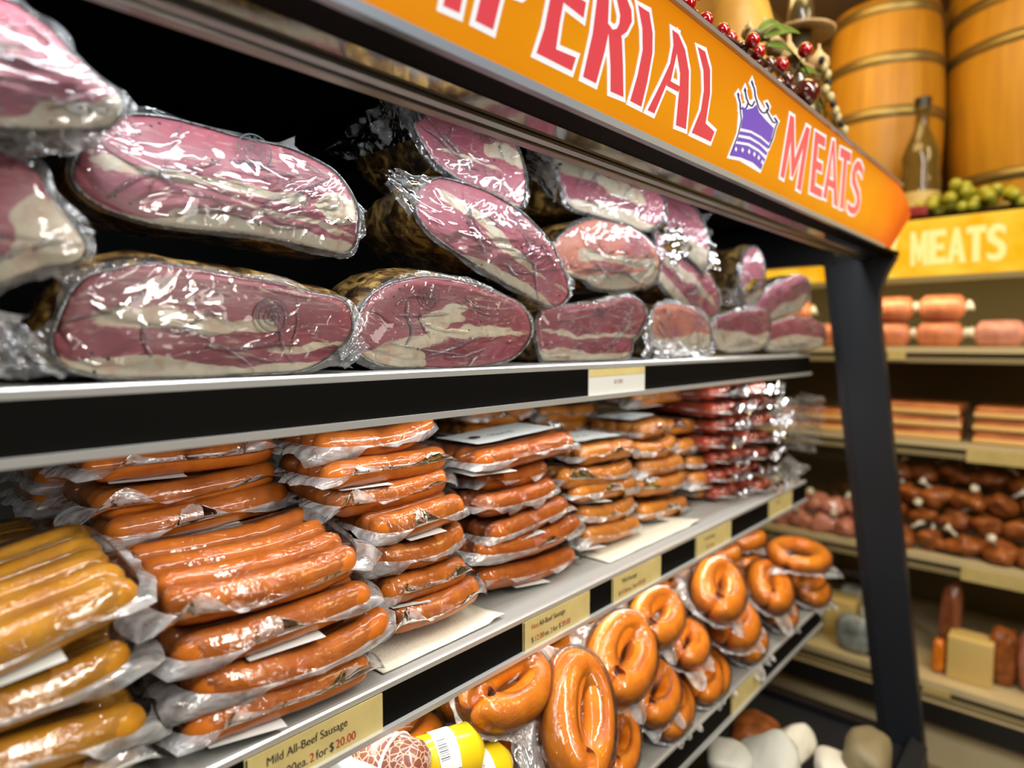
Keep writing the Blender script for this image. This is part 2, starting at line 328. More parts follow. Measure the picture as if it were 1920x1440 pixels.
def saus(name, c1, c2, spots=0.0, coat=.75):
    m, N, L = mat(name); b = N['Principled BSDF']
    tc = N.new('ShaderNodeTexCoord'); n1 = N.new('ShaderNodeTexNoise'); n1.inputs['Scale'].default_value = 28; n1.inputs['Detail'].default_value = 7; n1.inputs['Roughness'].default_value = .6
    L.new(tc.outputs['Object'], n1.inputs['Vector'])
    r = N.new('ShaderNodeValToRGB'); r.color_ramp.elements[0].position = .32; r.color_ramp.elements[1].position = .66
    r.color_ramp.elements[0].color = (*c2,1); r.color_ramp.elements[1].color = (*c1,1)
    L.new(n1.outputs['Fac'], r.inputs[0]); L.new(r.outputs[0], b.inputs['Base Color'])
    b.inputs['Roughness'].default_value = .55; b.inputs['Specular IOR Level'].default_value = .2; b.inputs['Coat Weight'].default_value = coat; b.inputs['Coat Roughness'].default_value = .05
    b.inputs['Subsurface Weight'].default_value = .10; b.inputs['Subsurface Radius'].default_value = (1,.3,.1); b.inputs['Subsurface Scale'].default_value = .004
    n2 = N.new('ShaderNodeTexNoise'); n2.inputs['Scale'].default_value = 95; n2.inputs['Detail'].default_value = 2
    L.new(tc.outputs['Object'], n2.inputs['Vector'])
    bp = N.new('ShaderNodeBump'); bp.inputs['Strength'].default_value = .30; bp.inputs['Distance'].default_value = .0018; L.new(n2.outputs['Fac'], bp.inputs['Height'])
    L.new(bp.outputs[0], b.inputs['Coat Normal']); L.new(bp.outputs[0], b.inputs['Normal'])
    return m
M['beef'] = saus('mild_beef_sausage_skin', (.55,.150,.012), (.35,.076,.005))
M['hotbeef'] = saus('hot_beef_sausage_skin', (.47,.115,.009), (.29,.056,.004))
M['tan'] = saus('tan_sausage_skin', (.60,.22,.026), (.42,.12,.012))
M['mustard'] = saus('mustard_bratwurst_skin', (.52,.24,.012), (.34,.125,.006))
M['ring'] = saus('orange_ring_sausage_skin', (.80,.255,.010), (.60,.140,.005), coat=.8)
M['salami'] = saus('dark_red_salami_skin', (.40,.055,.018), (.20,.022,.010))
# ================================================================ the room
Z0 = 0.0
b = MB().box((-4,-3,-0.05),(4,6,0)); struct(b.build('floor', pbsdf('shop_floor_tile', (.20,.16,.11), .35, noise_amt=.25, nscale=3)))
b = MB().box((-4,4.05,0),(4,4.15,3.2)); struct(b.build('wall_back', pbsdf('ochre_wall', (.42,.23,.05), .8, noise_amt=.2, nscale=2)))
b = MB().box((-1.36,-3,0),(-1.30,4.05,3.2)); struct(b.build('wall_left', pbsdf('ochre_wall_side', (.40,.22,.05), .8)))
b = MB().box((-4,-3,3.2),(4,6,3.3)); struct(b.build('ceiling', pbsdf('ceiling_board', (.45,.36,.24), .8)))

# ================================================================ the near display case
YE = 2.12
case = thing('display_case', 'black refrigerated display case with lit orange sign along its canopy', 'display case', (-0.8, 0.7, 0))
CY0 = -0.9
def yprism(name, prof, y0, y1, m, par=case, smooth=False):
    o = MB().prism(prof, 'y', y0, y1).build(name, M[m] if isinstance(m, str) else m, par, smooth=smooth)
    o.data.materials[0] = M[m] if isinstance(m, str) else m
    return o
# canopy shell, back and inner roof
yprism('canopy', [(-.47,1.752),(-.47,1.76),(-.42,1.882),(-.43,1.890),(-1.22,1.890),(-1.22,1.86),(-.56,1.86),(-.525,1.80),(-.525,1.752)], CY0, YE+.03, 'black_dull')
bp_ = MB().box((-1.22,CY0,.30),(-1.19,YE,1.87), 0)
bk = bp_.build('back_panel', M['black_dull'], case)
# grey lower liner with slots (behind the sausages)
lin = MB().box((-1.188,CY0,.32),(-1.180,YE,1.44),0); ln = lin.build('liner_panel', M['steel_dark'], case)
sm_ = MB().box((-.001,0,-.003),(.001,.05,.003)); smesh = mesh('slot', sm_.v, sm_.f, M['insert'], smooth=False)
for yy in (.06,.22,.38):
    for zz in (1.352, 1.304, 1.256, 1.208, 1.16):
        o = put('slot', smesh, ln); o.location = Vector((-1.179, yy, zz))-case.location
yprism('black_trim', [(-.4235,1.7455),(-.4235,1.754),(-.466,1.754),(-.466,1.746)], CY0, YE, 'insert')
yprism('reflector_strip', [(-.464,1.745),(-.464,1.751),(-.492,1.751),(-.492,1.743)], CY0, YE-.02, 'mirror_steel')
yprism('canopy_rail', [(-.494,1.748),(-.494,1.738),(-.502,1.736),(-.503,1.741),(-.506,1.741),(-.507,1.734),(-.519,1.733),(-.521,1.752)], CY0, YE-.02, 'steel')
yprism('sign_trim', [(-.413,1.743),(-.411,1.751),(-.424,1.753),(-.424,1.744)], CY0, 1.90, pbsdf('blue_grey_trim', (.40,.47,.58), .25, metal=.5))
yprism('top_trim', [(-.368,1.886),(-.367,1.891),(-.42,1.893),(-.42,1.886)], CY0, 1.86, pbsdf('top_edge_trim', (.45,.42,.42), .25, metal=.6))
# ---- sign: slanted lit panel, its far end turning round the corner
SP0 = Vector((-.420, 0, 1.750)); SUP = Vector((.046, 0, .137)); SN = Vector((0,1,0)).cross(SUP).normalized()
if SN.x < 0: SN = -SN
SH = SUP.length
def sgn(y, h, off=0.0): return SP0+SUP*h+Vector((0,y,0))+SN*off
def from_px(px, py):
    p = on_plane(px, py, SP0, SN); return (p.y, (p-SP0).dot(SUP)/SUP.length_squared)
m, N, L = mat('backlit_orange_sign'); bb = N['Principled BSDF']
bb.inputs['Base Color'].default_value = (.10,.04,.004,1); bb.inputs['Roughness'].default_value = .22
bb.inputs['Emission Strength'].default_value = .88
at = N.new('ShaderNodeAttribute'); at.attribute_name = 'tone'
tc = N.new('ShaderNodeTexCoord'); ns = N.new('ShaderNodeTexNoise'); ns.inputs['Scale'].default_value = 5; ns.inputs['Detail'].default_value = 2
L.new(tc.outputs['Object'], ns.inputs['Vector'])
ma = N.new('ShaderNodeMath'); ma.operation = 'MULTIPLY_ADD'; ma.inputs[1].default_value = .45; L.new(ns.outputs['Fac'], ma.inputs[0]); L.new(at.outputs['Fac'], ma.inputs[2])
rp = N.new('ShaderNodeValToRGB'); e = rp.color_ramp.elements
e[0].position = .20; e[0].color = (.83,.32,.003,1); e[1].position = 1.15; e[1].color = (.80,.10,.004,1)
x = e.new(.62); x.color = (.76,.21,.002,1)
L.new(ma.outputs[0], rp.inputs[0]); L.new(rp.outputs[0], bb.inputs['Emission Color'])
M['sign'] = m
vs, fs, tone = [], [], []
ys = [CY0+(1.60-CY0)*i/40 for i in range(40)]+[1.60+.385*i/30 for i in range(31)]
path = [(-0.0, y, 0) for y in ys]
R = .035; arc = []
for i in range(1, 15):
    th = i/14*PI*.5
    arc.append((-R*(1-math.cos(th)), 1.985+R*math.sin(th)))
cols = [(0.0, y) for y in ys]+arc+[(-R-.01, 2.02)]
NH = 8
for ci, (dx, y) in enumerate(cols):
    for j in range(NH+1):
        h = j/NH
        k = 1.0 if dx == 0 else max(0, 1+dx/R)
        drop = 1-.80*(1-math.sqrt(max(0, 1-min(1, max(0, y-1.80)/.222)**2)))
        p = SP0+Vector((SUP.x*h*k + dx, y, SUP.z*h*drop)); vs.append(p)
        red = .85*min(1, max(0, (y-1.55)/.43))**1.5+.3*min(1, -dx/R)
        tone.append(.10+.55*abs(h-.35)**1.3 + red)
for ci in range(len(cols)-1):
    for j in range(NH):
        a = ci*(NH+1)+j; fs.append((a, a+NH+1, a+NH+2, a+1))
signp = part('sign_panel', vs, fs, M['sign'], case, attrs={'tone': tone})
M['sign_red'] = emis('backlit_red_letter', (.70,.065,.08), .95)
M['sign_white'] = emis('backlit_white_outline', (.86,.86,.86), .95)
M['sign_pink'] = emis('backlit_pink_letter', (.82,.12,.13), .95)
M['sign_purple'] = emis('backlit_purple', (.17,.085,.50), .95)
M['sign_navy'] = emis('backlit_navy', (.045,.035,.14), .9)
def area2(p): return sum(p[i][0]*p[(i+1)%len(p)][1]-p[(i+1)%len(p)][0]*p[i][1] for i in range(len(p)))/2
def expand(p, w):
    if area2(p) < 0: p = p[::-1]
    q = []; n = len(p)
    for i in range(n):
        a, b_, c = Vector(p[i-1]), Vector(p[i]), Vector(p[(i+1)%n])
        d1 = (b_-a).normalized(); d2 = (c-b_).normalized()
        n1 = Vector((d1.y,-d1.x)); n2 = Vector((d2.y,-d2.x)); m_ = (n1+n2)
        if m_.length < 1e-4: m_ = n1
        m_.normalize(); k = min(1/max(m_.dot(n1), .35), 1.7)
        q.append(tuple(b_+m_*w*k))
    return q
def polys(name, plist, m, off, grow=0.0, par=None, par_world=case, surf=None, hs=SH):
    """flat shapes on the sign. plist: lists of (y,h)"""
    surf = surf or sgn; v = []; f = []
    for P in plist:
        q = [(y, h*hs) for y, h in P]
        if grow: q = expand(q, grow)
        n = len(v); v += [surf(y, s/hs, off) for y, s in q]
        for t in tessellate_polygon([[Vector((y, s, 0)) for y, s in q]]): f.append(tuple(i+n for i in t))
    L0 = par_world.location
    return put(name, mesh(name, [p-L0 for p in v], f, m, smooth=False), par or par_world)
Z6 = lambda pts: [from_px(800+x/3.2, y/3.2) for x, y in pts]
ZA = lambda pts: [from_px(1200+x/2.6667, y/2.6667) for x, y in pts]
E_ = [[(652,318),(865,425),(890,345),(770,295),(792,140),(815,15),(935,108),(950,15),(835,-60),(870,-240),(1000,-160),(1015,-240),(785,-385),(745,-60),(700,170)]]
R_ = [[(932,460),(1010,500),(1062,310),(1085,200),(1082,140),(1090,-60),(1100,-230),(1025,-285),(1015,0),(990,200)],
      [(1085,205),(1150,225),(1195,190),(1225,130),(1222,60),(1190,-20),(1150,-100),(1110,-160),(1095,-230),(1090,-160),(1110,-90),(1125,-50),(1140,20),(1155,90),(1150,140),(1135,172),(1110,178),(1082,140)],
      [(1085,200),(1150,180),(1165,230),(1172,400),(1175,582),(1097,548),(1097,400)]]
I_ = [[(1262,30),(1330,75),(1350,200),(1348,320),(1318,490),(1282,640),(1215,605),(1260,450),(1290,300),(1288,170)]]
A_ = [[(1320,660),(1360,680),(1432,508),(1458,488),(1495,320),(1505,205),(1468,178),(1475,270),(1455,380),(1400,500)],
      [(1505,205),(1545,300),(1568,430),(1565,600),(1550,775),(1490,750),(1500,640),(1512,520),(1515,440),(1495,320)],
      [(1430,512),(1506,552),(1514,518),(1456,486)]]
L_ = [[(1620,280),(1665,310),(1695,420),(1695,560),(1668,740),(1722,790),(1700,850),(1585,795),(1640,660),(1658,540),(1655,420)]]
(ml, mh), (mr, mh2) = Z6([(92,35),(192,80)]); (pl, ph), (pr, ph2) = Z6([(285,125),(392,180)])
T_ = .80; wM = .068; wP = pr-pl
m_big = [[(ml,mh),(mr,mh2),(mr,T_),(ml,T_)],
         [(ml,T_),(mr,T_),(ml-wM*.36,mh+.08),(ml-wM*.46,mh+.02)],
         [(ml-wM-.004,T_),(ml-wM+.022,T_),(ml-wM*.36,mh+.08),(ml-wM*.46,mh+.02)],
         [(ml-wM-.012,mh),(ml-wM+.010,mh),(ml-wM+.020,T_),(ml-wM-.004,T_)]]
p_big = [[(pl,ph),(pr,ph2),(pr+.004,T_),(pl+.004,T_)],
         [(pr,.44),(pr+.026,.46),(pr+.038,.54),(pr+.040,.64),(pr+.032,.75),(pr+.012,T_),(pr,T_),(pr,.72),(pr+.014,.70),(pr+.019,.62),(pr+.016,.55),(pr,.52)]]
i_big = [[(ml-wM-.062,mh),(ml-wM-.038,mh),(ml-wM-.034,T_),(ml-wM-.058,T_)]]
imp = [Z6(p) for grp in (E_, R_, I_, A_, L_) for p in grp]+m_big+p_big+i_big
polys('letter_outline', imp, M['sign_white'], .0008, .0052, par=signp)
polys('lettering', imp, M['sign_red'], .0014, 0, par=signp)
# crown
c_body = [[(505,530),(530,547),(560,540),(578,522),(592,562),(625,600),(665,640),(652,700),(642,716),(600,680),(550,652),(499,640),(510,580)]]
c_b1 = [[(496,655),(550,665),(600,693),(641,728),(636,745),(590,710),(545,682),(490,672)]]
c_b2 = [[(487,685),(545,697),(595,725),(632,762),(628,778),(585,742),(540,715),(478,705)]]
c_base = [[(474,717),(535,728),(590,760),(622,795),(600,848),(560,812),(500,787),(447,777)]]
def line(p, w):  # thin strip along a polyline in zoom coordinates
    out = []
    for a, b_ in zip(p[:-1], p[1:]):
        d = Vector((b_[0]-a[0], b_[1]-a[1])).normalized(); n_ = Vector((-d.y, d.x))*w/2
        out.append([(a[0]+n_.x,a[1]+n_.y),(b_[0]+n_.x,b_[1]+n_.y),(b_[0]-n_.x,b_[1]-n_.y),(a[0]-n_.x,a[1]-n_.y)])
    return out
crest = line([(487,480),(497,515),(497,540)],8)+line([(497,540),(512,546),(528,540),(536,515)],8)+line([(521,452),(528,490),(540,520),(556,532),(570,505)],8)+line([(556,415),(568,445),(572,480),(590,540),(606,562),(625,565),(632,545)],8)+line([(628,515),(640,540),(632,560),(648,590),(662,612),(676,612)],8)+line([(668,590),(684,612),(672,640),(660,690),(640,740)],7)+line([(497,540),(503,600),(488,670),(447,777)],6)
tips = [[(480,470),(487,460),(494,475),(490,495)],[(514,450),(521,435),(528,452),(524,475)],[(550,410),(556,398),(564,420),(562,440)],[(622,512),(632,512),(642,530),(634,540)],[(664,588),(674,588),(686,606),(678,614)]]
allc = c_body+c_b1+c_b2+c_base+crest+tips
fill = [[(497,540),(580,500),(668,640),(640,740),(600,850),(500,790),(445,778),(488,670)]]
emblem_bg = polys('crown_outline', [ZA(p) for p in allc+fill], M['sign_white'], .0007, .0042, par=signp)
polys('crown', [ZA(p) for p in c_body+c_b1+c_b2+c_base], M['sign_purple'], .0014, 0, par=signp)
polys('crown_points', [ZA(p) for p in crest+tips], M['sign_navy'], .0013, 0, par=signp)
dia = []
for x0, y0 in ((474,745),(507,749),(540,757),(566,770),(588,787),(606,810)):
    dia.append([(x0,y0-14),(x0+7,y0),(x0,y0+14),(x0-7,y0)])
polys('crown_gems', [ZA(p) for p in dia], M['sign_white'], .002, 0, par=signp)
# MEATS: unit letters in sheared boxes
UL = {
 'M': [[(0,0),(.17,0),(.22,.78),(.20,1),(.02,1)], [(.02,1),(.2,1),(.52,.38),(.46,.12)], [(.8,1),(.98,1),(.54,.12),(.46,.12),(.48,.38)], [(.80,1),(.98,1),(1,0),(.80,0),(.80,.7)]],
 'E': [[(0,0),(1,0),(1,.15),(.36,.15),(.36,.43),(.85,.43),(.85,.57),(.36,.57),(.36,.85),(.98,.85),(.98,1),(0,1)]],
 'A': [[(0,0),(.22,0),(.56,1),(.40,1)], [(.40,1),(.60,1),(1,0),(.74,0)], [(.2,.25),(.8,.25),(.76,.38),(.24,.38)]],
 'T': [[(0,.85),(1,.85),(1,1),(0,1)], [(.34,0),(.66,0),(.66,.86),(.34,.86)]],
 'S': [[(.0,.18),(.05,.05),(.35,-.02),(.7,0),(.95,.12),(1,.3),(.85,.48),(.55,.58),(.35,.68),(.32,.78),(.5,.86),(.75,.84),(.95,.76),(.95,.93),(.6,1.02),(.3,1),(.06,.88),(.0,.72),(.1,.56),(.4,.46),(.64,.36),(.7,.24),(.55,.14),(.3,.13)]],
}
def unit(ch, box):
    BL, BR, TR, TL = [from_px(1200+x/2.6667, y/2.6667) for x, y in box]
    out = []
    for P in UL[ch]:
        q = []
        for u, v in P:
            bx = (BL[0]+(BR[0]-BL[0])*u, BL[1]+(BR[1]-BL[1])*u); tx = (TL[0]+(TR[0]-TL[0])*u, TL[1]+(TR[1]-TL[1])*u)
            q.append((bx[0]+(tx[0]-bx[0])*v, bx[1]+(tx[1]-bx[1])*v))
        out.append(q)
    return out
meats = unit('M', [(698,880),(800,955),(848,645),(745,572)])+unit('E', [(845,958),(905,990),(925,690),(872,655)])+unit('A', [(912,985),(984,1035),(990,715),(938,690)])+unit('T', [(978,1035),(1030,1050),(1052,765),(1000,735)])+unit('S', [(1028,1055),(1090,1078),(1118,830),(1068,790)])
polys('letter_outline', meats, M['sign_white'], .0008, .0050, par=signp)
polys('lettering', meats, M['sign_pink'], .0014, 0, par=signp)

# ---- end frame of the case with its window
def end_x(z): # front edge of the leaning front post
    return -.4815+(1.694-z)*.1245
ep = MB()
prof = []
# post: quad strip in x,z at y=2.0..2.04, with a fillet at the top towards the sign
zs = [1.76,1.74,1.72,1.70,1.68,1.64,1.58,1.3,.9,.5,.0]
fil = {1.76:.06,1.74:.055,1.72:.042,1.70:.030,1.68:.02,1.64:.006,1.58:0}
outer = [(end_x(z)+fil.get(z,0), z) for z in zs]
inner = [(end_x(z)-.117+.015*(1.694-z), z) for z in zs]
post = []
MBp = MB()
for (a, b_) in zip(range(len(zs)-1), range(1, len(zs))):
    MBp.prism([inner[a], outer[a], outer[b_], inner[b_]], 'x', 0, 1) if False else None
v = []; f = []
for y in (YE-.012, YE+.03):
    for i in range(len(zs)): v += [(inner[i][0], y, zs[i]), (outer[i][0], y, zs[i])]
n = 2*len(zs)
for i in range(len(zs)-1):
    a = 2*i; f += [(a,a+1,a+3,a+2), (n+a+1,n+a,n+a+2,n+a+3), (a,a+2,n+a+2,n+a), (a+1,n+a+1,n+a+3,a+3)]
f += [(0,n,n+1,1)]
part('front_post', v, f, M['charcoal'], case, smooth=False)
# dark gasket beside the post, header and rear stile
v = []; f = []
for y in (YE-.016, YE+.028):
    for i in range(len(zs)): v += [(inner[i][0]-.018, y, zs[i]), (inner[i][0]+.004, y, zs[i])]
for i in range(len(zs)-1):
    a = 2*i; f += [(a,a+1,a+3,a+2), (n+a+1,n+a,n+a+2,n+a+3), (a,a+2,n+a+2,n+a), (a+1,n+a+1,n+a+3,a+3)]
part('gasket', v, f, M['black'], case, smooth=False)
hd = MB().box((-1.2,YE-.014,1.735),(-.59,YE+.028,1.87))
cx, cz, r_ = -.655, 1.690, .05   # rounded window corner
pts = [(cx+r_*math.cos(t), cz+r_*math.sin(t)) for t in [PI/2*i/8 for i in range(9)]]
hd.prism(pts+[(-.590,1.740)], 'y', YE-.014, YE+.028)
hd.box((-1.2,YE-.014,.30),(-1.14,YE+.028,1.74)); hd.box((-1.2,YE-.014,.0),(-.40,YE+.028,.34))
hd.build('end_frame', M['black'], case)
m, N, L = mat('clear_glass'); N.remove(N['Principled BSDF'])
g = N.new('ShaderNodeBsdfGlossy'); g.inputs['Roughness'].default_value = .02; t = N.new('ShaderNodeBsdfTransparent'); t.inputs[0].default_value = (.95,.97,.96,1)
fr = N.new('ShaderNodeFresnel'); fr.inputs[0].default_value = 1.45; mx = N.new('ShaderNodeMixShader')
L.new(fr.outputs[0], mx.inputs[0]); L.new(t.outputs[0], mx.inputs[1]); L.new(g.outputs[0], mx.inputs[2]); L.new(mx.outputs[0], N['Material Output'].inputs[0])
M['glass'] = m
part('end_glass', [(-1.16,YE+.008,.33),(end_x(.33)-.10,YE+.008,.33),(end_x(1.75)-.12,YE+.008,1.75),(-1.16,YE+.008,1.75)], [(0,1,2,3)], M['glass'], case, smooth=False)
# base tub
MB().prism([(-1.18,.0),(-.36,.0),(-.30,.10),(-.30,.34),(-.34,.36),(-.36,.32),(-1.18,.32)], 'y', CY0, YE-.02).build('base_tub', M['charcoal'], case)

# ================================================================ shelves with price rails
def near_shelf(label, zt, xf, xb, yend):
    t = thing('display_shelf', label, 'shelf', ((xf+xb)/2, .6, zt), group='steel shelves of the near case')
    MB().box((xb,CY0+.02,zt-.014),(xf-.004,yend,zt)).build('shelf_plate', M['plate'], t)
    MB().prism([(xf-.010,zt-.008),(xf,zt-.007),(xf+.001,zt),(xf-.001,zt+.002),(xf-.006,zt+.002),(xf-.007,zt)], 'y', CY0+.02, yend).build('front_lip', M['alu'], t)
    MB().box((xf-.006,CY0+.02,zt-.052),(xf,yend,zt-.007)).build('price_rail', M['insert'], t)
    MB().prism([(xf-.008,zt-.060),(xf+.007,zt-.058),(xf+.008,zt-.050),(xf-.008,zt-.051)], 'y', CY0+.02, yend).build('lower_lip', M['alu'], t)
    for yb in (-.3,1.8): MB().prism([(xb,zt-.014),(xf-.1,zt-.014),(xf-.12,zt-.03),(xb,zt-.06)], 'y', yb, yb+.004).build('bracket', M['steel_dark'], t)
    return t
SZ1, SX1 = 1.463, -.60
SZ2, SX2 = 1.097, -.60
SZ3, SX3 = .742, -.548
near_shelf('upper steel shelf with black price rail, carrying the wrapped cured hams', SZ1, SX1, -1.16, 1.93)
near_shelf('middle steel shelf with yellow price cards, carrying the stacked sausages', SZ2, SX2, -1.16, 1.93)
near_shelf('lower steel shelf below the stacked sausages, carrying the orange ring sausages', SZ3, SX3, -1.16, 1.93)

# ---- text
def text_mesh(s, size, m, mtx, name, par, xs=1.0):
    cu = bpy.data.curves.new(name, 'FONT'); cu.body = s; cu.size = size; cu.extrude = 0
    cu.resolution_u = 3
    o = bpy.data.objects.new('tmp', cu); COL.objects.link(o)
    dg = bpy.context.evaluated_depsgraph_get(); me = bpy.data.meshes.new_from_object(o.evaluated_get(dg))
    bpy.data.objects.remove(o); me.materials.clear(); me.materials.append(m)
    wd = max([v.co.x for v in me.vertices]+[0.0])
    me.transform(Matrix.Diagonal((xs,1,1,1))); me.transform(mtx)
    ob = put(name, me, par); return ob, wd*xs
def frame_yz(x, y, z):  # text frame on a plane facing +X: text x -> +Y, text y -> +Z
    return Matrix(((0,0,1,x),(1,0,0,y),(0,1,0,z),(0,0,0,1)))
def price_card(label, xf, zt, y0, y1, lines, white=False, group='price cards on the shelf rails'):
    t = thing('price_card', label, 'price card', (xf+.002, (y0+y1)/2, zt-.031), group=group)
    zb, zu = zt-.0505, zt-.0080
    MB().box((xf,y0,zb),(xf+.0015,y1,zu)).build('card', M['tagwhite'] if white else M['tagyellow'], t)
    if white:
        MB().box((xf+.0015,y0+.001,zu-.012),(xf+.0019,y1-.001,zu)).build('yellow_strip', M['tagyellow'], t)
    else:
        MB().box((xf+.0015,y0+.001,zb),(xf+.0019,y0+.003,zu)).build('card_border', M['ink'], t)
    for segs, size, fy, z in lines:
        x = fy
        for s, c in segs:
            loc = Vector((xf+.0023, y0+x, zt+z))-t.location
            ob, w_ = text_mesh(s, size, M[c], frame_yz(*loc), 'lettering', t, xs=.82)
            x += w_+.002
    return t
def yat(px, xf, z):   # y of a point on the rail seen at column px
    th = YAW-math.atan((px-960)/FPX); return -xf/math.tan(th)
ya, yb_ = yat(470, SX2, 0), yat(707, SX2, 0)
price_card('yellow card reading Mild All-Beef Sausage 2 for $20.00, lower left rail', SX2, SZ2, yb_-.165, yb_,
   [([('Mild All-Beef Sausage','ink')], .0135, .022, -.0245), ([('$12.00ea. ','ink'),('2','ink_red'),('for','ink'),('$','ink'),('20.00','ink_red')], .0145, .022, -.0445)])
ya, yb_ = yat(980, SX2, 0), yat(1108, SX2, 0)
price_card('yellow card reading Hot All-Beef Sausage $12.00ea, under the third sausage column', SX2, SZ2, ya, yb_,
   [([('Hot','ink_red'),('All-Beef Sausage','ink')], .0120, .018, -.0235), ([('$','ink'),('12.00','ink_red'),('ea.','ink'),('2','ink_red'),('for','ink'),('$','ink'),('20.00','ink_red')], .0125, .018, -.0435)])
ya, yb_ = yat(1151, SX2, 0), yat(1244, SX2, 0)
price_card('yellow card on the middle rail just right of the Hot All-Beef card', SX2, SZ2, ya, yb_,
   [([('Mild Sausage','ink')], .0120, .03, -.0235), ([('$','ink'),('12.00','ink_red'),('ea.','ink'),('2','ink_red'),('for','ink'),('$20.00','ink_red')], .0120, .02, -.0435)])
ya, yb_ = yat(1310, SX2, 0), yat(1377, SX2, 0)
price_card('yellow card on the middle rail near its far end, between two black gaps', SX2, SZ2, ya, yb_,
   [([('Hot Sausage','ink')], .0120, .04, -.0235), ([('$','ink'),('12.00','ink_red'),('ea.','ink')], .0120, .05, -.0435)])
ya, yb_ = yat(1448, SX2, 0), yat(1492, SX2, 0)
price_card('yellow card at the very end of the middle rail, below the dark salamis', SX2, SZ2, ya, min(yb_,1.93), [([('Salami','ink')], .0120, .05, -.0235)])
ya, yb_ = yat(1103, SX1, 0), yat(1208, SX1, 0)
price_card('white price card with a yellow top strip on the ham shelf rail', SX1, SZ1, ya, yb_, [([('$','ink'),('17.8','ink_red'),('0','ink')], .010, (yb_-ya)*.42, -.034)], white=True)
ya, yb_ = yat(1385, SX3, 0), yat(1440, SX3, 0)
price_card('yellow card on the lowest visible rail, under the ring sausages', SX3, SZ3, ya, yb_, [])
# absorbent paper liners
def liner(label, y0, y1, x1, seed):
    rng = random.Random(seed); v = []; f = []; nx, ny = 10, 20
    for i in range(nx+1):
        for j in range(ny+1):
            x = -1.0+(x1+1.0)*i/nx; y = y0+(y1-y0)*j/ny + .012*(i/nx)*math.sin(j*.0+seed)
            z = SZ2+.002+.0015*noise.noise(Vector((x*20,y*20,seed))) + (.004 if i == nx and j > ny-3 else 0)
            v.append((x, y, z))
    for i in range(nx):
        for j in range(ny):
            a = i*(ny+1)+j; f.append((a,a+1,a+ny+2,a+ny+1))
    o = put('paper_liner', mesh('paper_liner', v, f, M['towel'])); md = o.modifiers.new('t','SOLIDIFY'); md.thickness = .0015
    tag(o, label, 'paper towel', 'paper liners under the sausages')
liner('white absorbent paper under the second sausage column, its corner sticking out', .44, .655, -.618, 1)
liner('pale paper sheet under the two tan sausage columns', .95, 1.31, -.632, 2)
# ================================================================ wrapped hams
M['fold'] = film_mat('folded_film_crease', .02, .38, .10, .6, 90, gl=1.8, bdist=.002)
M['edgefilm'] = film_mat('turned_film_edge', .15, .80, .12, .4, 60, gl=2.0, bdist=.002)
def smooth_closed(pts, n):
    """closed Catmull-Rom through pts, resampled evenly to n points"""
    out = []; m_ = len(pts)
    for i in range(m_):
        p0, p1, p2, p3 = [Vector(pts[(i+k-1) % m_]) for k in range(4)]
        for t in [k/10 for k in range(10)]:
            out.append(.5*((2*p1)+(-p0+p2)*t+(2*p0-5*p1+4*p2-p3)*t*t+(-p0+3*p1-3*p2+p3)*t**3))
    d = [0.0]
    for i in range(len(out)): d.append(d[-1]+(out[(i+1) % len(out)]-out[i]).length)
    res = []; k = 0
    for i in range(n):
        s = d[-1]*i/n
        while d[k+1] < s: k += 1
        f = (s-d[k])/max(d[k+1]-d[k], 1e-9)
        res.append(out[k].lerp(out[(k+1) % len(out)], f))
    return res
def nz(x, y, z=0.0): return noise.noise(Vector((x, y, z)))
def sstep(a, b, x):
    t = min(1, max(0, (x-a)/(b-a))); return t*t*(3-2*t)
def fat_value(u, v, S):
    """u,v in -1..1 over the face. S: dict of seams / bottom layer"""
    w = .22*nz(u*1.6+S['seed'], v*1.6, 3.1)+.10*nz(u*5+S['seed'], v*5, 1.7)
    f = .10+.10*nz(u*3, v*3, S['seed'])
    b = S.get('bottom')
    if b is not None:
        lev = b+S.get('bslope', 0)*u+.12*math.sin(u*3+S['seed'])
        f = max(f, sstep(.05, -.05, v+w*.7-lev))
        if S.get('strip', True):   # a lean strip under the fat
            f -= .9*sstep(.10, .0, abs(v+w*.6-(lev-.42))) * S.get('stripw', .8)
    for (v0, sl, th, cv, u0, u1) in S.get('seams', []):
        dist = abs(v+w*.8-(v0+sl*u+cv*u*u))
        g = sstep(th*1.6, th*.5, dist)*sstep(u0-.15, u0+.1, u)*sstep(u1+.15, u1-.1, u)
        f = max(f, g*(.75+.25*nz(u*8, v*8, 9)))
    for (cu, cvv, ru, rv) in S.get('blobs', []):
        q = math.sqrt(((u-cu+w)/ru)**2+((v-cvv+w)/rv)**2); f = max(f, sstep(1.1, .75, q))
    return f
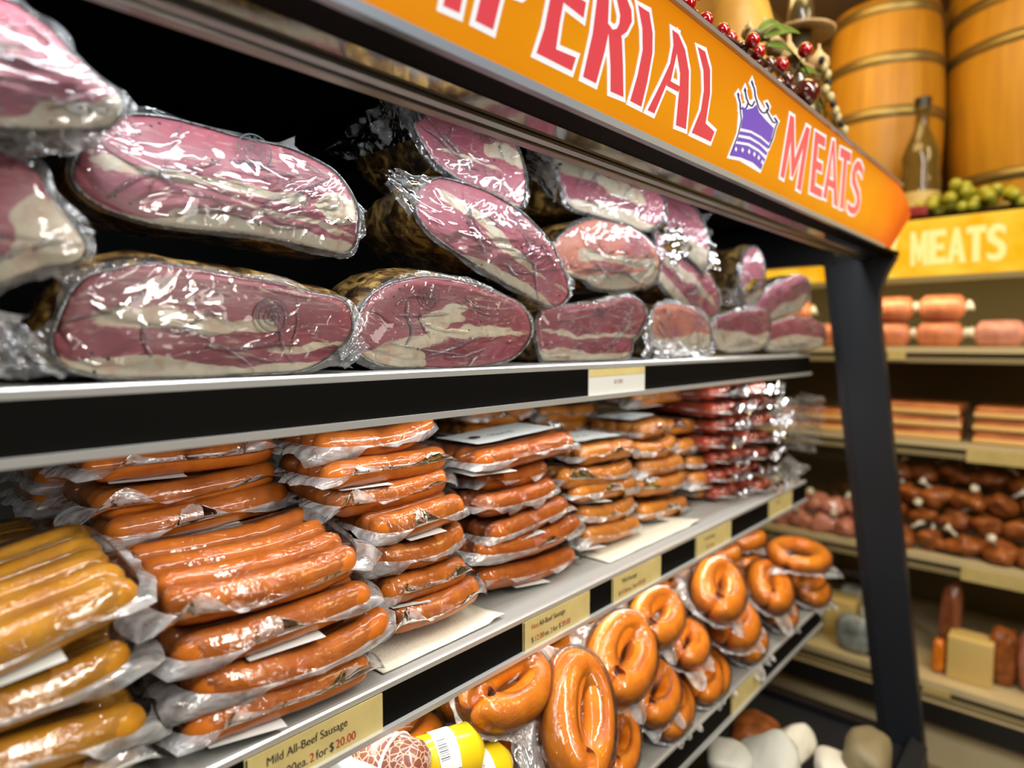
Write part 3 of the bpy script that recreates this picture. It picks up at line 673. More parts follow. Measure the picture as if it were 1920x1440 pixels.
def ham(label, px_outline, xf, fatS, nrm=(1,-.08,.14), depth=.18, back=(-1,.02,-.01), hump=.06, up=.0, tips=(), mat_face='meat', stamp=None, group='wrapped cured hams on the upper shelf', folds=8, seed=0, taper=.72):
    rng = random.Random(seed*7+3)
    n = Vector(nrm).normalized(); U = Vector((0,0,1)).cross(n).normalized(); V = n.cross(U)
    cpx = sum(p[0] for p in px_outline)/len(px_outline); cpy = sum(p[1] for p in px_outline)/len(px_outline)
    P0 = on_x(cpx, cpy, xf)
    pl = [on_plane(x, y, P0, n)-P0 for x, y in px_outline]
    pts = smooth_closed([Vector((q.dot(U), q.dot(V))) for q in pl], 96)
    c2 = sum(pts, Vector((0,0)))/96; pts = [p-c2 for p in pts]; P0 = P0+U*c2.x+V*c2.y
    if area2([tuple(p) for p in pts]) < 0: pts.reverse()
    hw = max(abs(p.x) for p in pts); hh = max(abs(p.y) for p in pts)
    t = thing('cured_ham', label, 'ham', tuple(P0), group=group)
    S = dict(fatS); S['seed'] = seed*3.7
    NR = 22
    def bulge(r): return .0045*(1-r*r) - (.0015*max(0, (r-.95)/.05)**2)
    v, f, rim, fat = [], [], [], []
    for j in range(NR+1):
        r = j/NR
        for p in pts:
            q = p*r; bz = bulge(r)+.0025*nz(q.x*18+seed, q.y*18, 2)*(1-r**4)
            v.append(U*q.x+V*q.y+n*bz); rim.append(r)
            fat.append(fat_value(q.x/hw, q.y/hh, S))
    K = 96
    for j in range(NR):
        for k in range(K):
            a = j*K+k; b_ = j*K+(k+1) % K; f.append((a, a+K, b_+K, b_))
    put('cut_face', mesh('cut_face', v, f, M[mat_face], attrs={'rim': rim, 'fat': fat}), t)
    # body with the peppered rind
    bd = Vector(back).normalized(); v, f = [], []; T = 14
    for i in range(T+1):
        tt = i/T; dd = depth*tt
        s = 1+hump*math.sin(min(1, tt*1.6)*PI)-(1-taper)*tt*tt
        if tt > .7: s *= math.sqrt(max(0, 1-((tt-.7)/.3)**2*.93))
        for k, p in enumerate(pts):
            q = p*s; rn = .006*nz(q.x*14+seed, q.y*14, tt*4)*min(1, tt*6)+.0025*nz(q.x*60, q.y*60, tt*20+seed)*min(1, tt*6)
            d_ = p.normalized()*rn
            v.append(U*(q.x+d_.x)+V*(q.y+d_.y)+Vector((0,0,up*math.sin(tt*PI)))+bd*dd+n*(-.006 if i == 0 else 0))
    for i in range(T):
        for k in range(K):
            a = i*K+k; b_ = i*K+(k+1) % K; f.append((a, b_, b_+K, a+K))
    f.append(tuple(range(T*K, T*K+K)))
    put('rind', mesh('rind', v, f, M['rind']), t)
    # shrink film: over the face, a little way round the body, folds and a crinkled edge
    v, f, mi = [], [], []; NF = 26
    for j in range(NF+1):
        r = min(1, j/(NF-4)); back_t = max(0, j-(NF-4))/4
        for k, p in enumerate(pts):
            q = p*r
            dz = bulge(r)+.0042+.0030*abs(nz(q.x*26+seed, q.y*26, 5))*(1-r**6)
            ex = p.normalized()*(.0025*back_t+.0)
            s = 1+.012*back_t
            v.append(U*(q.x*s+ex.x)+V*(q.y*s+ex.y)+n*dz*(1-back_t*.9)+bd*(depth*.30*back_t))
    for j in range(NF):
        for k in range(K):
            a = j*K+k; b_ = j*K+(k+1) % K; f.append((a, a+K, b_+K, b_)); mi.append(0)
    # crinkled edge
    tp = []
    for tx, ty, wd in tips:
        q = on_plane(tx, ty, P0, n)-P0; tp.append((Vector((q.dot(U), q.dot(V))), wd))
    base = len(v); J = 7
    for k, p in enumerate(pts):
        d0 = p.normalized(); w = .004+.012*max(0, nz(k*.13, seed*1.7, 4)+.25); dr = d0
        for q, wd in tp:
            ang = abs((math.atan2(p.y, p.x)-math.atan2(q.y, q.x)+PI) % (2*PI)-PI)
            g = math.exp(-(ang/wd)**2)
            L_ = (q-p).length
            if L_*g > w: w = L_*g; dr = (q-p).normalized()
        for j in range(J+1):
            s = j/J; ww = w*s*(1+.16*nz(k*.9, s*3, seed)*s)
            am = min(.014, w*.30)*s
            wav = am*(nz(k*.35, s*2+seed, 7)+.6*nz(k*1.1, s*4, seed))
            v.append(U*(p.x+dr.x*ww)+V*(p.y+dr.y*ww)+n*(.001+wav)-n*(.004*s))
    for k in range(K):
        k2 = (k+1) % K
        for j in range(J):
            f.append((base+k*(J+1)+j, base+k*(J+1)+j+1, base+k2*(J+1)+j+1, base+k2*(J+1)+j)); mi.append(1)
    # bright line where the film turns over the edge
    b0 = len(v)
    for k, p in enumerate(pts):
        wd_ = .0011+.0007*nz(k*.2, seed, 9)
        for r_, h_ in ((.985, .0008), (.997, .0034), (1.010, .0010)):
            q = p*r_; v.append(U*q.x+V*q.y+n*(h_+.0012*nz(k*.15, seed, 3)))
    for k in range(K):
        k2 = (k+1) % K
        for o_ in (0, 1): f.append((b0+k*3+o_, b0+k*3+o_+1, b0+k2*3+o_+1, b0+k2*3+o_)); mi.append(3)
    # raised creases
    for q_ in range(folds):
        i0 = rng.randrange(K); r0 = rng.uniform(.25, .97); A = pts[i0]*r0
        i1 = (i0+rng.choice((-1, 1))*rng.randrange(6, 30)) % K; B = pts[i1]*rng.uniform(.3, .98)
        m_ = 26; wdt = rng.uniform(.0008, .0022); hgt = rng.uniform(.0015, .0035)
        pl_ = []
        for i in range(m_+1):
            s = i/m_; c = A.lerp(B, s); dn = Vector((-(B-A).y, (B-A).x)).normalized()
            c = c+dn*(.010*nz(s*1.6+q_, seed, 1)+.001*nz(s*11, seed, q_)); pl_.append((c, dn, math.sin(PI*s)**.5))
        b0 = len(v)
        for c, dn, e_ in pl_:
            rr = min(1, c.length/max(1e-4, min((p.length for p in pts), default=1)))
            cc = min(1.0, max(abs(c.x)/hw, abs(c.y)/hh)); z0 = bulge(cc)+.0022
            for o_, h_ in ((-1, 0), (-.25, 1), (.25, 1), (1, 0)):
                pp = c+dn*wdt*o_*(.4+e_*.9); v.append(U*pp.x+V*pp.y+n*(z0+h_*hgt*e_))
        for i in range(m_):
            for o_ in range(3):
                f.append((b0+i*4+o_, b0+i*4+4+o_, b0+i*4+5+o_, b0+i*4+1+o_)); mi.append(2)
    put('plastic_film', mesh('plastic_film', v, f, [M['film'], M['flap'], M['fold'], M['edgefilm']], midx=mi), t)
    if stamp:
        q = on_plane(stamp[0], stamp[1], P0, n)-P0; c = Vector((q.dot(U), q.dot(V))); R_ = stamp[2]
        mb = MB(); z0 = bulge(min(1, max(abs(c.x)/hw, abs(c.y)/hh)))+.0058
        def ringp(r0, r1):
            seg = 40; vv = []
            for i in range(seg):
                a = 2*PI*i/seg
                for r in (r0, r1): vv.append(U*(c.x+r*math.cos(a))+V*(c.y+r*math.sin(a))+n*z0)
            mb.add(vv, [(2*i, 2*i+1, (2*i+3) % (2*seg), (2*i+2) % (2*seg)) for i in range(seg)])
        ringp(R_*.93, R_); ringp(R_*.58, R_*.64); ringp(R_*.30, R_*.36)
        for i in range(9):
            a = rng.uniform(0, 2*PI); r = R_*rng.uniform(.08, .5); l = R_*.14
            o = c+Vector((math.cos(a), math.sin(a)))*r; d = Vector((math.cos(a*3), math.sin(a*3)))*l; w = Vector((-d.y, d.x))*.18
            mb.add([U*x.x+V*x.y+n*z0 for x in (o-d-w, o+d-w, o+d+w, o-d+w)], [(0,1,2,3)])
        st = mb.build('ink_stamp', M['ink'], t, world=False)
        word = 'APPROVED'
        for i, ch in enumerate(word):
            a = PI*.92-i*PI*.78/7; rr = R_*.70
            o = c+Vector((math.cos(a), math.sin(a)))*rr
            X = Vector((math.sin(a), -math.cos(a))); Y = Vector((math.cos(a), math.sin(a)))
            wx = U*X.x+V*X.y; wy = U*Y.x+V*Y.y; ctr = U*o.x+V*o.y+n*z0-wx*R_*.07
            mtx = Matrix(((wx.x,wy.x,n.x,ctr.x),(wx.y,wy.y,n.y,ctr.y),(wx.z,wy.z,n.z,ctr.z),(0,0,0,1)))
            text_mesh(ch, R_*.24, M['ink'], mtx, 'lettering', st)
    return t
HX = -.655
ham('large cured ham with a round ink stamp, front left on the upper shelf',
  [(106,604),(128,553),(157,520),(204,506),(273,493),(328,498),(419,513),(510,528),(583,546),(642,560),(660,590),(660,626),(627,662),(569,695),(474,703),(365,708),(255,711),(175,706),(120,688),(95,648)],
  HX, dict(bottom=-.62, bslope=.0, strip=False, seams=[(.02,-.10,.16,-.05,-.75,.35),(-.55,.1,.05,.1,.3,1)]), nrm=(1,-.04,.06), hump=.10, up=.016, tips=[(665,690,.10),(695,605,.07),(60,700,.12),(20,640,.10)], mat_face='meat_dark', stamp=(503,592,.0185), seed=1, folds=11)
ham('large cured ham lying slanted in the second layer, left of centre, its face shining',
  [(233,215),(303,219),(379,237),(456,259),(540,277),(598,303),(634,328),(667,379),(673,430),(653,474),(583,463),(474,441),(365,430),(284,419),(204,394),(160,368),(135,335),(139,306),(157,262),(197,226)],
  -.675, dict(bottom=-.66, bslope=-.05, strip=False, seams=[(.0,-.12,.09,0,-.9,.5),(-.25,-.35,.05,0,.0,.9)], blobs=[(.80,-.05,.2,.34),(-.22,-.62,.25,.22)]), nrm=(1,-.06,.16), hump=.05, tips=[(690,440,.12),(560,250,.1),(690,395,.09)], stamp=(472,288,.0185), seed=2, folds=16)
H_LEFT = ham('cured ham pack cut off by the upper left corner, topmost at the left',
  [(-70,-40),(-10,-10),(29,7),(73,36),(109,66),(139,102),(182,142),(234,190),(215,232),(165,242),(100,245),(55,243),(0,238),(-80,228),(-150,130),(-120,20)],
  -.60, dict(bottom=-.45, bslope=.35, strip=False, seams=[(.3,.2,.05,0,-1,0)]), nrm=(1,-.10,.20), tips=[(235,235,.14),(150,290,.2),(60,290,.2)], seed=3, folds=12)
ham('half-seen cured ham with a broad fatty edge at the left of the second layer',
  [(-90,290),(0,284),(40,300),(75,328),(97,368),(125,402),(160,452),(163,480),(140,497),(90,503),(40,520),(0,535),(-90,540),(-150,430)],
  -.61, dict(blobs=[(.55,-.35,.55,.9)], bottom=-.6, strip=False), nrm=(1,-.10,.12), tips=[(165,505,.14),(130,535,.16)], seed=4, folds=9)
H_LOW = ham('barely seen ham wrapped in bunched film at the far left of the bottom layer',
  [(-300,560),(-120,556),(-30,575),(0,610),(-8,665),(-50,705),(-160,718),(-300,722)],
  -.62, dict(bottom=-.3), nrm=(1,-.05,.08), tips=[(60,590,.22),(75,690,.22)], seed=5, folds=6)
H_TOP = ham('cured ham with a white fat edge, topmost of the centre pile under the canopy',
  [(775,228),(800,212),(825,198),(860,204),(915,226),(957,254),(977,292),(985,332),(984,369),(975,389),(943,380),(892,354),(848,329),(815,303),(793,270)],
  -.70, dict(bottom=-.78, bslope=-.1, strip=False, seams=[(-.25,-.2,.05,0,-.6,.4),(.15,-.1,.16,0,.1,1),(-.9,.0,.25,.7,-1,-.3)]), nrm=(1,-.25,.16), depth=.24, hump=.03, tips=[(726,178,.14),(985,240,.1)], stamp=(908,258,.0140), seed=6, folds=10)
H_TILT = ham('long cured ham tilted steeply down to the right in the middle of the pile',
  [(782,354),(819,334),(855,340),(910,358),(961,387),(1001,420),(1037,464),(1059,515),(1067,551),(1048,575),(1019,569),(965,540),(921,515),(870,482),(826,453),(797,427),(782,402),(779,376)],
  -.675, dict(bottom=-.55, bslope=-.75, strip=False, seams=[(.05,-.85,.12,0,-.7,.4),(-.1,-.7,.04,0,-.2,.9)]), nrm=(1,-.18,.14), depth=.24, hump=.04, tips=[(722,325,.17),(1078,552,.08)], stamp=(965,408,.011), seed=7, folds=12)
H_TWO = ham('cured ham with a pale fat band, second from the left in the bottom layer',
  [(687,562),(720,536),(753,525),(804,518),(873,529),(928,547),(975,569),(994,598),(996,628),(979,657),(950,676),(892,688),(782,690),(728,688),(684,672),(660,640),(672,595)],
  -.668, dict(seams=[(-.1,.55,.15,-.3,-1,-.05),(-.05,-.1,.10,0,-.1,.9)], blobs=[(-.1,.1,.2,.25),(-.62,-.7,.35,.3)]), nrm=(1,-.12,.08), hump=.09, up=.014, tips=[(1003,630,.08),(640,660,.10),(690,600,.1)], stamp=(800,557,.0150), mat_face='meat_dark', seed=8, folds=12)
H_CRE = ham('ham with a cream fat band tucked under the canopy, right of the topmost one',
  [(1034,289),(1056,278),(1110,296),(1169,314),(1220,347),(1245,376),(1242,412),(1212,433),(1169,420),(1110,402),(1070,387),(1052,347),(1041,314)],
  -.70, dict(bottom=-.50, bslope=-.3, strip=False, seams=[(.15,-.5,.22,0,-.9,.6)]), nrm=(1,-.30,.14), depth=.24, tips=[(985,270,.14),(1250,345,.1)], seed=9, folds=9)
ham('orange-tinged ham with a rounded top, right of the steeply tilted ham',
  [(1037,464),(1059,434),(1096,414),(1140,409),(1183,423),(1220,453),(1238,485),(1234,518),(1216,536),(1161,544),(1118,540),(1096,525),(1063,515),(1052,489)],
  -.69, dict(bottom=-.45, seams=[(-.10,-.1,.14,0,-.6,.9)], strip=True), nrm=(1,-.35,.10), depth=.24, tips=[(1246,470,.1)], mat_face='meat_orange', seed=10, folds=9)
ham('small flat-topped ham with a round stamp above the white price card',
  [(1003,619),(1009,588),(1047,575),(1125,566),(1175,555),(1200,563),(1212,588),(1206,613),(1188,638),(1178,669),(1125,676),(1047,677),(1016,672)],
  -.665, dict(bottom=-.62, strip=False, seams=[(-.18,-.1,.07,0,-.9,.9)]), nrm=(1,-.30,.05), tips=[(1208,628,.1),(1000,640,.1)], mat_face='meat_dark', stamp=(1122,588,.0135), seed=11, folds=8)
H_OR = ham('orange-tinged ham half hidden in milky film, right of the white price card',
  [(1225,581),(1266,570),(1306,584),(1331,613),(1331,650),(1300,666),(1250,667),(1228,638)],
  -.67, dict(bottom=-.2, strip=False), nrm=(1,-.35,.05), tips=[(1215,630,.2),(1345,655,.2)], mat_face='meat_orange', seed=12, folds=9)
H_LEAN = ham('ham leaning down to the right against its neighbours in the second layer',
  [(1231,434),(1266,462),(1297,484),(1325,509),(1347,550),(1347,584),(1331,594),(1300,584),(1266,562),(1241,534),(1231,494)],
  -.69, dict(bottom=-.45, bslope=-.6, strip=False, seams=[(0,-.6,.1,0,-.6,.8)]), nrm=(1,-.35,.12), tips=[(1352,600,.12),(1225,420,.1)], seed=13, folds=9)
H_UP = ham('upright ham wrapped in bright crumpled film close to the canopy rail',
  [(1248,368),(1290,380),(1318,418),(1328,468),(1322,508),(1300,492),(1265,455),(1250,420)],
  -.69, dict(bottom=-.3, strip=False), nrm=(1,-.3,.1), tips=[(1345,392,.12),(1345,500,.2),(1330,440,.16),(1270,345,.15)], seed=14, folds=8)
ham('dark ham showing its brown rind, far right beneath the end frame header',
  [(1333,500),(1345,478),(1375,472),(1398,485),(1402,520),(1390,560),(1355,572),(1335,545)],
  -.84, dict(bottom=0.6, strip=False), nrm=(1,-.5,.0), hump=.1, tips=[], seed=15, folds=2)
H_NAR = ham('narrow ham standing upright in front of the yellow sign at the far end',
  [(1391,545),(1389,505),(1397,475),(1413,462),(1429,480),(1434,520),(1428,560),(1406,575)],
  -.69, dict(bottom=-.35, strip=False), nrm=(1,-.4,.1), tips=[(1450,540,.25),(1365,560,.2)], seed=16, folds=6)
ham('ham tilted up to the right, beside the far glass end',
  [(1405,592),(1430,553),(1465,527),(1500,517),(1516,528),(1514,560),(1500,582),(1470,592),(1435,602)],
  -.64, dict(bottom=-.2, bslope=.5, strip=False), nrm=(1,-.4,.1), tips=[(1524,560,.2)], seed=17, folds=6)
ham('ham in crumpled film in the bottom layer, second from the far glass end',
  [(1340,603),(1370,585),(1430,580),(1445,600),(1440,640),(1420,655),(1360,660),(1340,640)],
  -.67, dict(bottom=-.1, strip=False), nrm=(1,-.4,.05), tips=[(1335,655,.2),(1450,650,.2)], mat_face='meat_dark', seed=18, folds=8)
ham('ham at the far right end of the bottom layer, next to the glass',
  [(1440,612),(1480,598),(1530,600),(1546,618),(1543,645),(1520,656),(1450,658),(1436,640)],
  -.605, dict(bottom=-.1, strip=False), nrm=(1,-.4,.05), tips=[(1550,650,.2),(1490,590,.3)], mat_face='meat_dark', seed=19, folds=8)

# loose ends of the bags: wrinkled sheets spanned between four corners (pixel, distance of the plane)
M['sheet'] = film_mat('loose_bag_end', .12, .36, .09, .5, 14, gl=2.0, bdist=.006)
def film_flap(par, corners, amp=.006, seed=0, name='bag_end', fold=3.0):
    P = [on_x(a, b_, x) for a, b_, x in corners]; v, f = [], []; nu, nv_ = 26, 20
    n = (P[1]-P[0]).cross(P[3]-P[0]).normalized()
    inv = par.matrix_world.inverted() if par.matrix_world != Matrix() else Matrix.Translation(-par.location)
    for i in range(nu+1):
        for j in range(nv_+1):
            s, t_ = i/nu, j/nv_
            p = P[0].lerp(P[1], s).lerp(P[3].lerp(P[2], s), t_)
            edge = .5+.5*t_
            p = p+n*amp*edge*(nz(s*fold*2.2+seed, t_*1.4, seed)*1.6+.6*nz(s*fold*5, t_*3+seed, 2)+.25*nz(s*fold*12, t_*7, seed+5))
            p = p+(P[3]-P[0])*t_*t_*.12*nz(s*6+seed, 3, seed)+(P[1]-P[0])*.05*nz(t_*5, s, seed+9)
            v.append(inv @ p)
    for i in range(nu):
        for j in range(nv_):
            q = i*(nv_+1)+j; f.append((q, q+1, q+nv_+2, q+nv_+1))
    return put(name, mesh(name, v, f, M['sheet']), par)
bpy.context.view_layer.update()
film_flap(H_TOP, [(650,300,-.86),(800,222,-.70),(728,172,-.74),(655,248,-.86)], .010, 1)
film_flap(H_TOP, [(660,300,-.84),(775,260,-.71),(742,205,-.73),(600,285,-.90)], .008, 2)
film_flap(H_TILT, [(768,405,-.69),(812,332,-.675),(738,316,-.685),(722,345,-.69)], .008, 3)
film_flap(H_TILT, [(1045,560,-.675),(1062,505,-.675),(1078,528,-.665),(1072,558,-.665)], .004, 4)
film_flap(H_CRE, [(1040,380,-.72),(1058,285,-.705),(985,272,-.76),(990,330,-.78)], .008, 5)
film_flap(H_UP, [(1246,360,-.69),(1300,380,-.69),(1352,398,-.66),(1290,338,-.67)], .010, 6)
film_flap(H_UP, [(1300,420,-.69),(1305,500,-.69),(1352,505,-.665),(1332,430,-.665)], .012, 7)
film_flap(H_LEAN, [(1236,440,-.69),(1262,500,-.69),(1300,470,-.67),(1275,425,-.675)], .010, 8)
film_flap(H_NAR, [(1388,560,-.69),(1430,555,-.69),(1462,530,-.66),(1412,520,-.67)], .010, 9)
film_flap(H_NAR, [(1395,545,-.70),(1398,570,-.70),(1352,575,-.68),(1358,540,-.69)], .010, 10)
film_flap(H_LEFT, [(-60,235,-.60),(120,240,-.60),(205,282,-.585),(20,300,-.60)], .012, 11)
film_flap(H_LEFT, [(120,240,-.60),(232,190,-.60),(240,225,-.585),(170,290,-.59)], .008, 12)
film_flap(H_LOW, [(-80,600,-.62),(20,590,-.62),(95,640,-.60),(-60,690,-.60)], .012, 13)
film_flap(H_LOW, [(-40,660,-.61),(40,640,-.61),(125,705,-.602),(-60,712,-.605)], .010, 14)
film_flap(H_OR, [(1222,585,-.67),(1228,650,-.67),(1205,690,-.64),(1212,600,-.66)], .008, 15)
film_flap(H_OR, [(1232,640,-.665),(1335,640,-.665),(1345,672,-.625),(1222,676,-.63)], .010, 16)
film_flap(H_TWO, [(660,590,-.67),(690,650,-.67),(648,692,-.635),(622,640,-.66)], .008, 17)
# ================================================================ flat packs of straight sausages
def hook_part(name, me, parent): return put(name, me, parent)
def make_pack(kind, seed, n=4, L=.215, r=.0190, sp=.0345, bend=.010, label=None, flange=.020, lift=.006, rows=1):
    """returns [(part name, mesh)]: sausages lying along X, front one at y=0, resting on z=0"""
    rng = random.Random(seed*13+5); out = []
    D = (n-1)*sp
    wob = [rng.uniform(-.002, .002) for _ in range(n)]
    hL = [L/2*rng.uniform(.93, 1.0) for _ in range(n)]; sh = [rng.uniform(-.006, .006) for _ in range(n)]
    def warp(x, y, z):
        u = 2*x/L; return Vector((x, y+bend*u*u, z+lift*u*u*(1 if u > 0 else .4)+.0015*math.sin(u*3+seed)))
    for i in range(n):
        yi = i*sp; v = []; f = []; m_ = 34; seg = 16
        for k in range(m_+1):
            s = -1+2*k/m_; s = math.sin(s*PI/2)*.35+s*.65
            x = s*hL[i]+sh[i]*.5
            e = (abs(s)*hL[i]-(hL[i]-r*1.15))/(r*1.15)
            rr = r*(1+.05*nz(s*4, i, seed)) * (math.sqrt(max(0.004, 1-e*e)) if e > 0 else 1)
            if abs(s) > .999: rr = r*.16
            for q in range(seg):
                a = 2*PI*q/seg
                v.append(warp(x, yi+wob[i]*s*2+math.cos(a)*rr, r+math.sin(a)*rr+.0012*nz(s*7+i, a, seed)))
        for k in range(m_):
            for q in range(seg):
                f.append((k*seg+q, (k+1)*seg+q, (k+1)*seg+(q+1) % seg, k*seg+(q+1) % seg))
        f.append(tuple(range(seg))); f.append(tuple(range(m_*seg, m_*seg+seg))[::-1])
        out.append(('sausage', mesh('sausage', v, f, M[kind])))
    # film
    hx, hy = L/2-r, D/2
    per = []; K = 128
    def rect_pt(a):   # angle -> unit square-ish point (superellipse)
        return QS[int(round(a/(2*PI)*K)) % K]
    raw = []
    for i in range(2400):
        a = 2*PI*(i+.5)/2400; c, s = math.cos(a), math.sin(a); p = 2/7
        raw.append(Vector((math.copysign(abs(c)**p, c), math.copysign(abs(s)**p, s))))
    acc = [0.0]
    for i in range(2400):
        d_ = raw[(i+1) % 2400]-raw[i]; acc.append(acc[-1]+math.hypot(d_.x*(hx+r*.8), d_.y*(hy+r*.8)))
    QS = []; i = 0
    for k in range(K):
        while acc[i+1] < acc[-1]*k/K: i += 1
        QS.append(raw[i % 2400])
    def top(x, y):
        h = r*1.0
        for i in range(n):
            d = abs(y-i*sp)
            if d < r: h = max(h, math.sqrt(r*r-d*d))
        return r+max(h, r*.80)+.0012 if D > 0 else 2*r+.0012
    v, f, mi = [], [], []; NI = 16
    rings = []
    for j in range(NI+1):
        t = j/NI; rings.append(('in', t))
    for a in (22, 45, 68, 90): rings.append(('qt', math.radians(a)))
    J = 6
    for j in range(1, J+1): rings.append(('fl', j/J))
    for kk, val in rings:
        for k in range(K):
            a = 2*PI*k/K; q = rect_pt(a); o = Vector((q.x, q.y)); 
            ox, oy = q.x*hx, hy+q.y*hy
            nn = Vector((math.copysign(abs(q.x)**6, q.x), math.copysign(abs(q.y)**6, q.y))).normalized()
            if kk == 'in':
                x, y = q.x*hx*val, hy+q.y*hy*val
                z = r+r*.86+.0012
                for i in range(n):
                    d = abs(y-i*sp)
                    if d < r: z = max(z, r+math.sqrt(r*r-d*d)+.0040)
            elif kk == 'qt':
                x = ox+nn.x*(r+.0035)*math.sin(val); y = oy+nn.y*(r+.0035)*math.sin(val); z = r+(r+.0040)*math.cos(val)
            else:
                cor = abs(q.x*q.y)**3; endf = abs(nn.x)
                wn_ = nz(q.x*2.3+seed*1.9, q.y*2.3, seed*.7)
                w = flange*(.10+1.0*max(0, wn_+.05)+.40*endf*(1+wn_)+.60*cor)
                edge = 1+.10*nz(k*.9, seed, 3)*val
                w *= edge
                x = ox+nn.x*(r+.0035+w*val*.86); y = oy+nn.y*(r+.0035+w*val*.86)
                z = r-w*val*val*.50+val*.0022*nz(k*.30, val*1.5, seed)+val**3*.0026*nz(k*1.3, val*2, seed+4)
                z = max(z, -.010)
                if nn.y < -.5 and kind != 'salami':   # the front edge hugs the sausage, here folded up, there hanging down
                    mq = sstep(1.0, .72, abs(q.x))
                    gg = max(-1, min(1, nz(q.x*1.25+seed*2.7, seed*.9, 6)*3.4-.25))*mq-.45*(1-mq)
                    w2 = w*(.7+.5*abs(gg)); be = w2*1.15*val/r*gg
                    Rr = r+.0046+w2*val*.55*(1-abs(gg))+val*.0014*nz(k*.4, val*2, seed)
                    y = oy-Rr*math.cos(be); z = max(-.006, r+Rr*math.sin(be))
            v.append(warp(x, y, z))
    R_ = len(rings)
    for j in range(R_-1):
        fl = rings[j+1][0] == 'fl'
        for k in range(K):
            k2 = (k+1) % K; f.append((j*K+k, (j+1)*K+k, (j+1)*K+k2, j*K+k2)); mi.append(1 if fl else 0)
    out.append(('plastic_film', mesh('plastic_film', v, f, [M['film_s'], M['flange']], midx=mi)))
    # paper slip underneath, a corner showing
    a = rng.uniform(-.1, .1); x0 = rng.uniform(-.05, .03)
    pv = []
    ps = .045+.02*rng.random(); pf_ = -.026 if seed % 2 else .02
    for x, y in ((-ps,pf_+.012),(ps*.2,pf_),(ps*.4,.08),(-ps,.08)):
        pv.append(warp(x0*1.4+x*math.cos(a)-y*math.sin(a), x*math.sin(a)+y*math.cos(a), .0005))
    out.append(('paper_slip', mesh('paper_slip', pv, [(0,1,2,3)], M['paper'], smooth=False)))
    if label is not None:
        pv, pf = [], []; nx, ny = 12, 5
        for i in range(nx+1):
            for j in range(ny+1):
                x = -.085+.170*i/nx; y = .012+(D-.006)*j/ny
                pv.append(warp(x, y, 2*r+.0062+.0008*nz(x*40, y*40, seed)))
        for i in range(nx):
            for j in range(ny):
                q = i*(ny+1)+j; pf.append((q, q+ny+1, q+ny+2, q+1))
        out.append(('paper_label', mesh('paper_label', pv, pf, M['paper'])))
        out.append(('_text', (label, 2*r, D)))
    return out
PK = {}
for k, kind in enumerate(('beef', 'hotbeef', 'tan', 'mustard')):
    for s in range(4):
        PK[(kind, s)] = make_pack(kind, k*10+s+1, n=(4 if kind != 'mustard' else 5), bend=(.008,.014,.004,.011)[s], lift=(.004,.009,.002,.012)[s], flange=(.024,.029,.021,.027)[s])
PK[('hotbeef', 'lab')] = make_pack('hotbeef', 51, n=4, label='Hot Beef', bend=.006, lift=.004)
PK[('tan', 'lab')] = make_pack('tan', 52, n=4, label='Mild', bend=.006, lift=.003)
def place_pack(key, A, B, label, group, roll=0.0, yaw=0.0, name='sausage_pack', sy=1.0, flip=False):
    A, B = Vector(A), Vector(B)
    mid = (A+B)/2; X = (B-A).normalized()
    Yv = Vector((-math.cos(roll), 0, math.sin(roll)))
    X = (Matrix.Rotation(yaw, 3, 'Z') @ X).normalized()
    Yv = (Matrix.Rotation(yaw, 3, 'Z') @ Yv); Yv = (Yv-X*Yv.dot(X)).normalized(); Zv = X.cross(Yv).normalized()
    sx = (B-A).length/.215
    t = thing(name, label, 'sausage pack', (0,0,0), group=group)
    org = mid-Zv*.0190*sy
    t.matrix_world = Matrix(((X.x*sx, Yv.x*sy, Zv.x*sy, org.x), (X.y*sx, Yv.y*sy, Zv.y*sy, org.y), (X.z*sx, Yv.z*sy, Zv.z*sy, org.z), (0,0,0,1)))
    if t.matrix_world.translation.z < SZ2+.002 and t.matrix_world.translation.z > SZ2-.02:
        mw = t.matrix_world.copy(); mw.translation.z = SZ2+.002; t.matrix_world = mw
    lab = None
    for nm, me in PK[key]:
        if nm == '_text':
            s, h, D = me
            text_mesh(s, .020, M['ink'], Matrix(((1,0,0,-.03),(0,1,0,D*.45),(0,0,1,h+.0078),(0,0,0,1))), 'lettering', lab)
            for q in range(3):
                text_mesh('.'*(18-q*3), .012, M['ink'], Matrix(((1,0,0,-.04),(0,1,0,D*.45-.012-.010*q),(0,0,1,h+.0078),(0,0,0,1))), 'fine_print', lab) if False else None
            mb = MB(); mb.lathe([(0,0),(.009,.0),(.009,.0004),(0,.0004)], (-.055, D*.55, h+.0076), 20)
            mb.build('printed_emblem', M['ink'], lab, world=False)
        else:
            o = put(nm, me, t)
            if nm == 'paper_label': lab = o
    return t
ORD = ['topmost', 'second', 'third', 'fourth', 'fifth', 'sixth', 'seventh', 'eighth', 'ninth']
def stack(kind, xf, rows, desc, group, rolls=0.08, first=None, s0=0):
    for i, row in enumerate(rows):
        lx, ly, rx, ry = row[:4]; x = xf if len(row) < 5 else row[4]; roll = rolls if len(row) < 6 else row[5]
        yaw = 0 if len(row) < 7 else row[6]
        key = (kind, first) if (first and i == 0) else (kind, (i*3+s0) % 4)
        if on_x((lx+rx)/2, (ly+ry)/2, x).z-.0190 < SZ2-.016: print('skip', desc, i); continue
        o_ = ORD[i] if i == 0 else ORD[i]+' down'
        place_pack(key, on_x(lx, ly, x), on_x(rx, ry, x), '%s, %s' % (desc, o_), group, roll, yaw, sy=1.0)
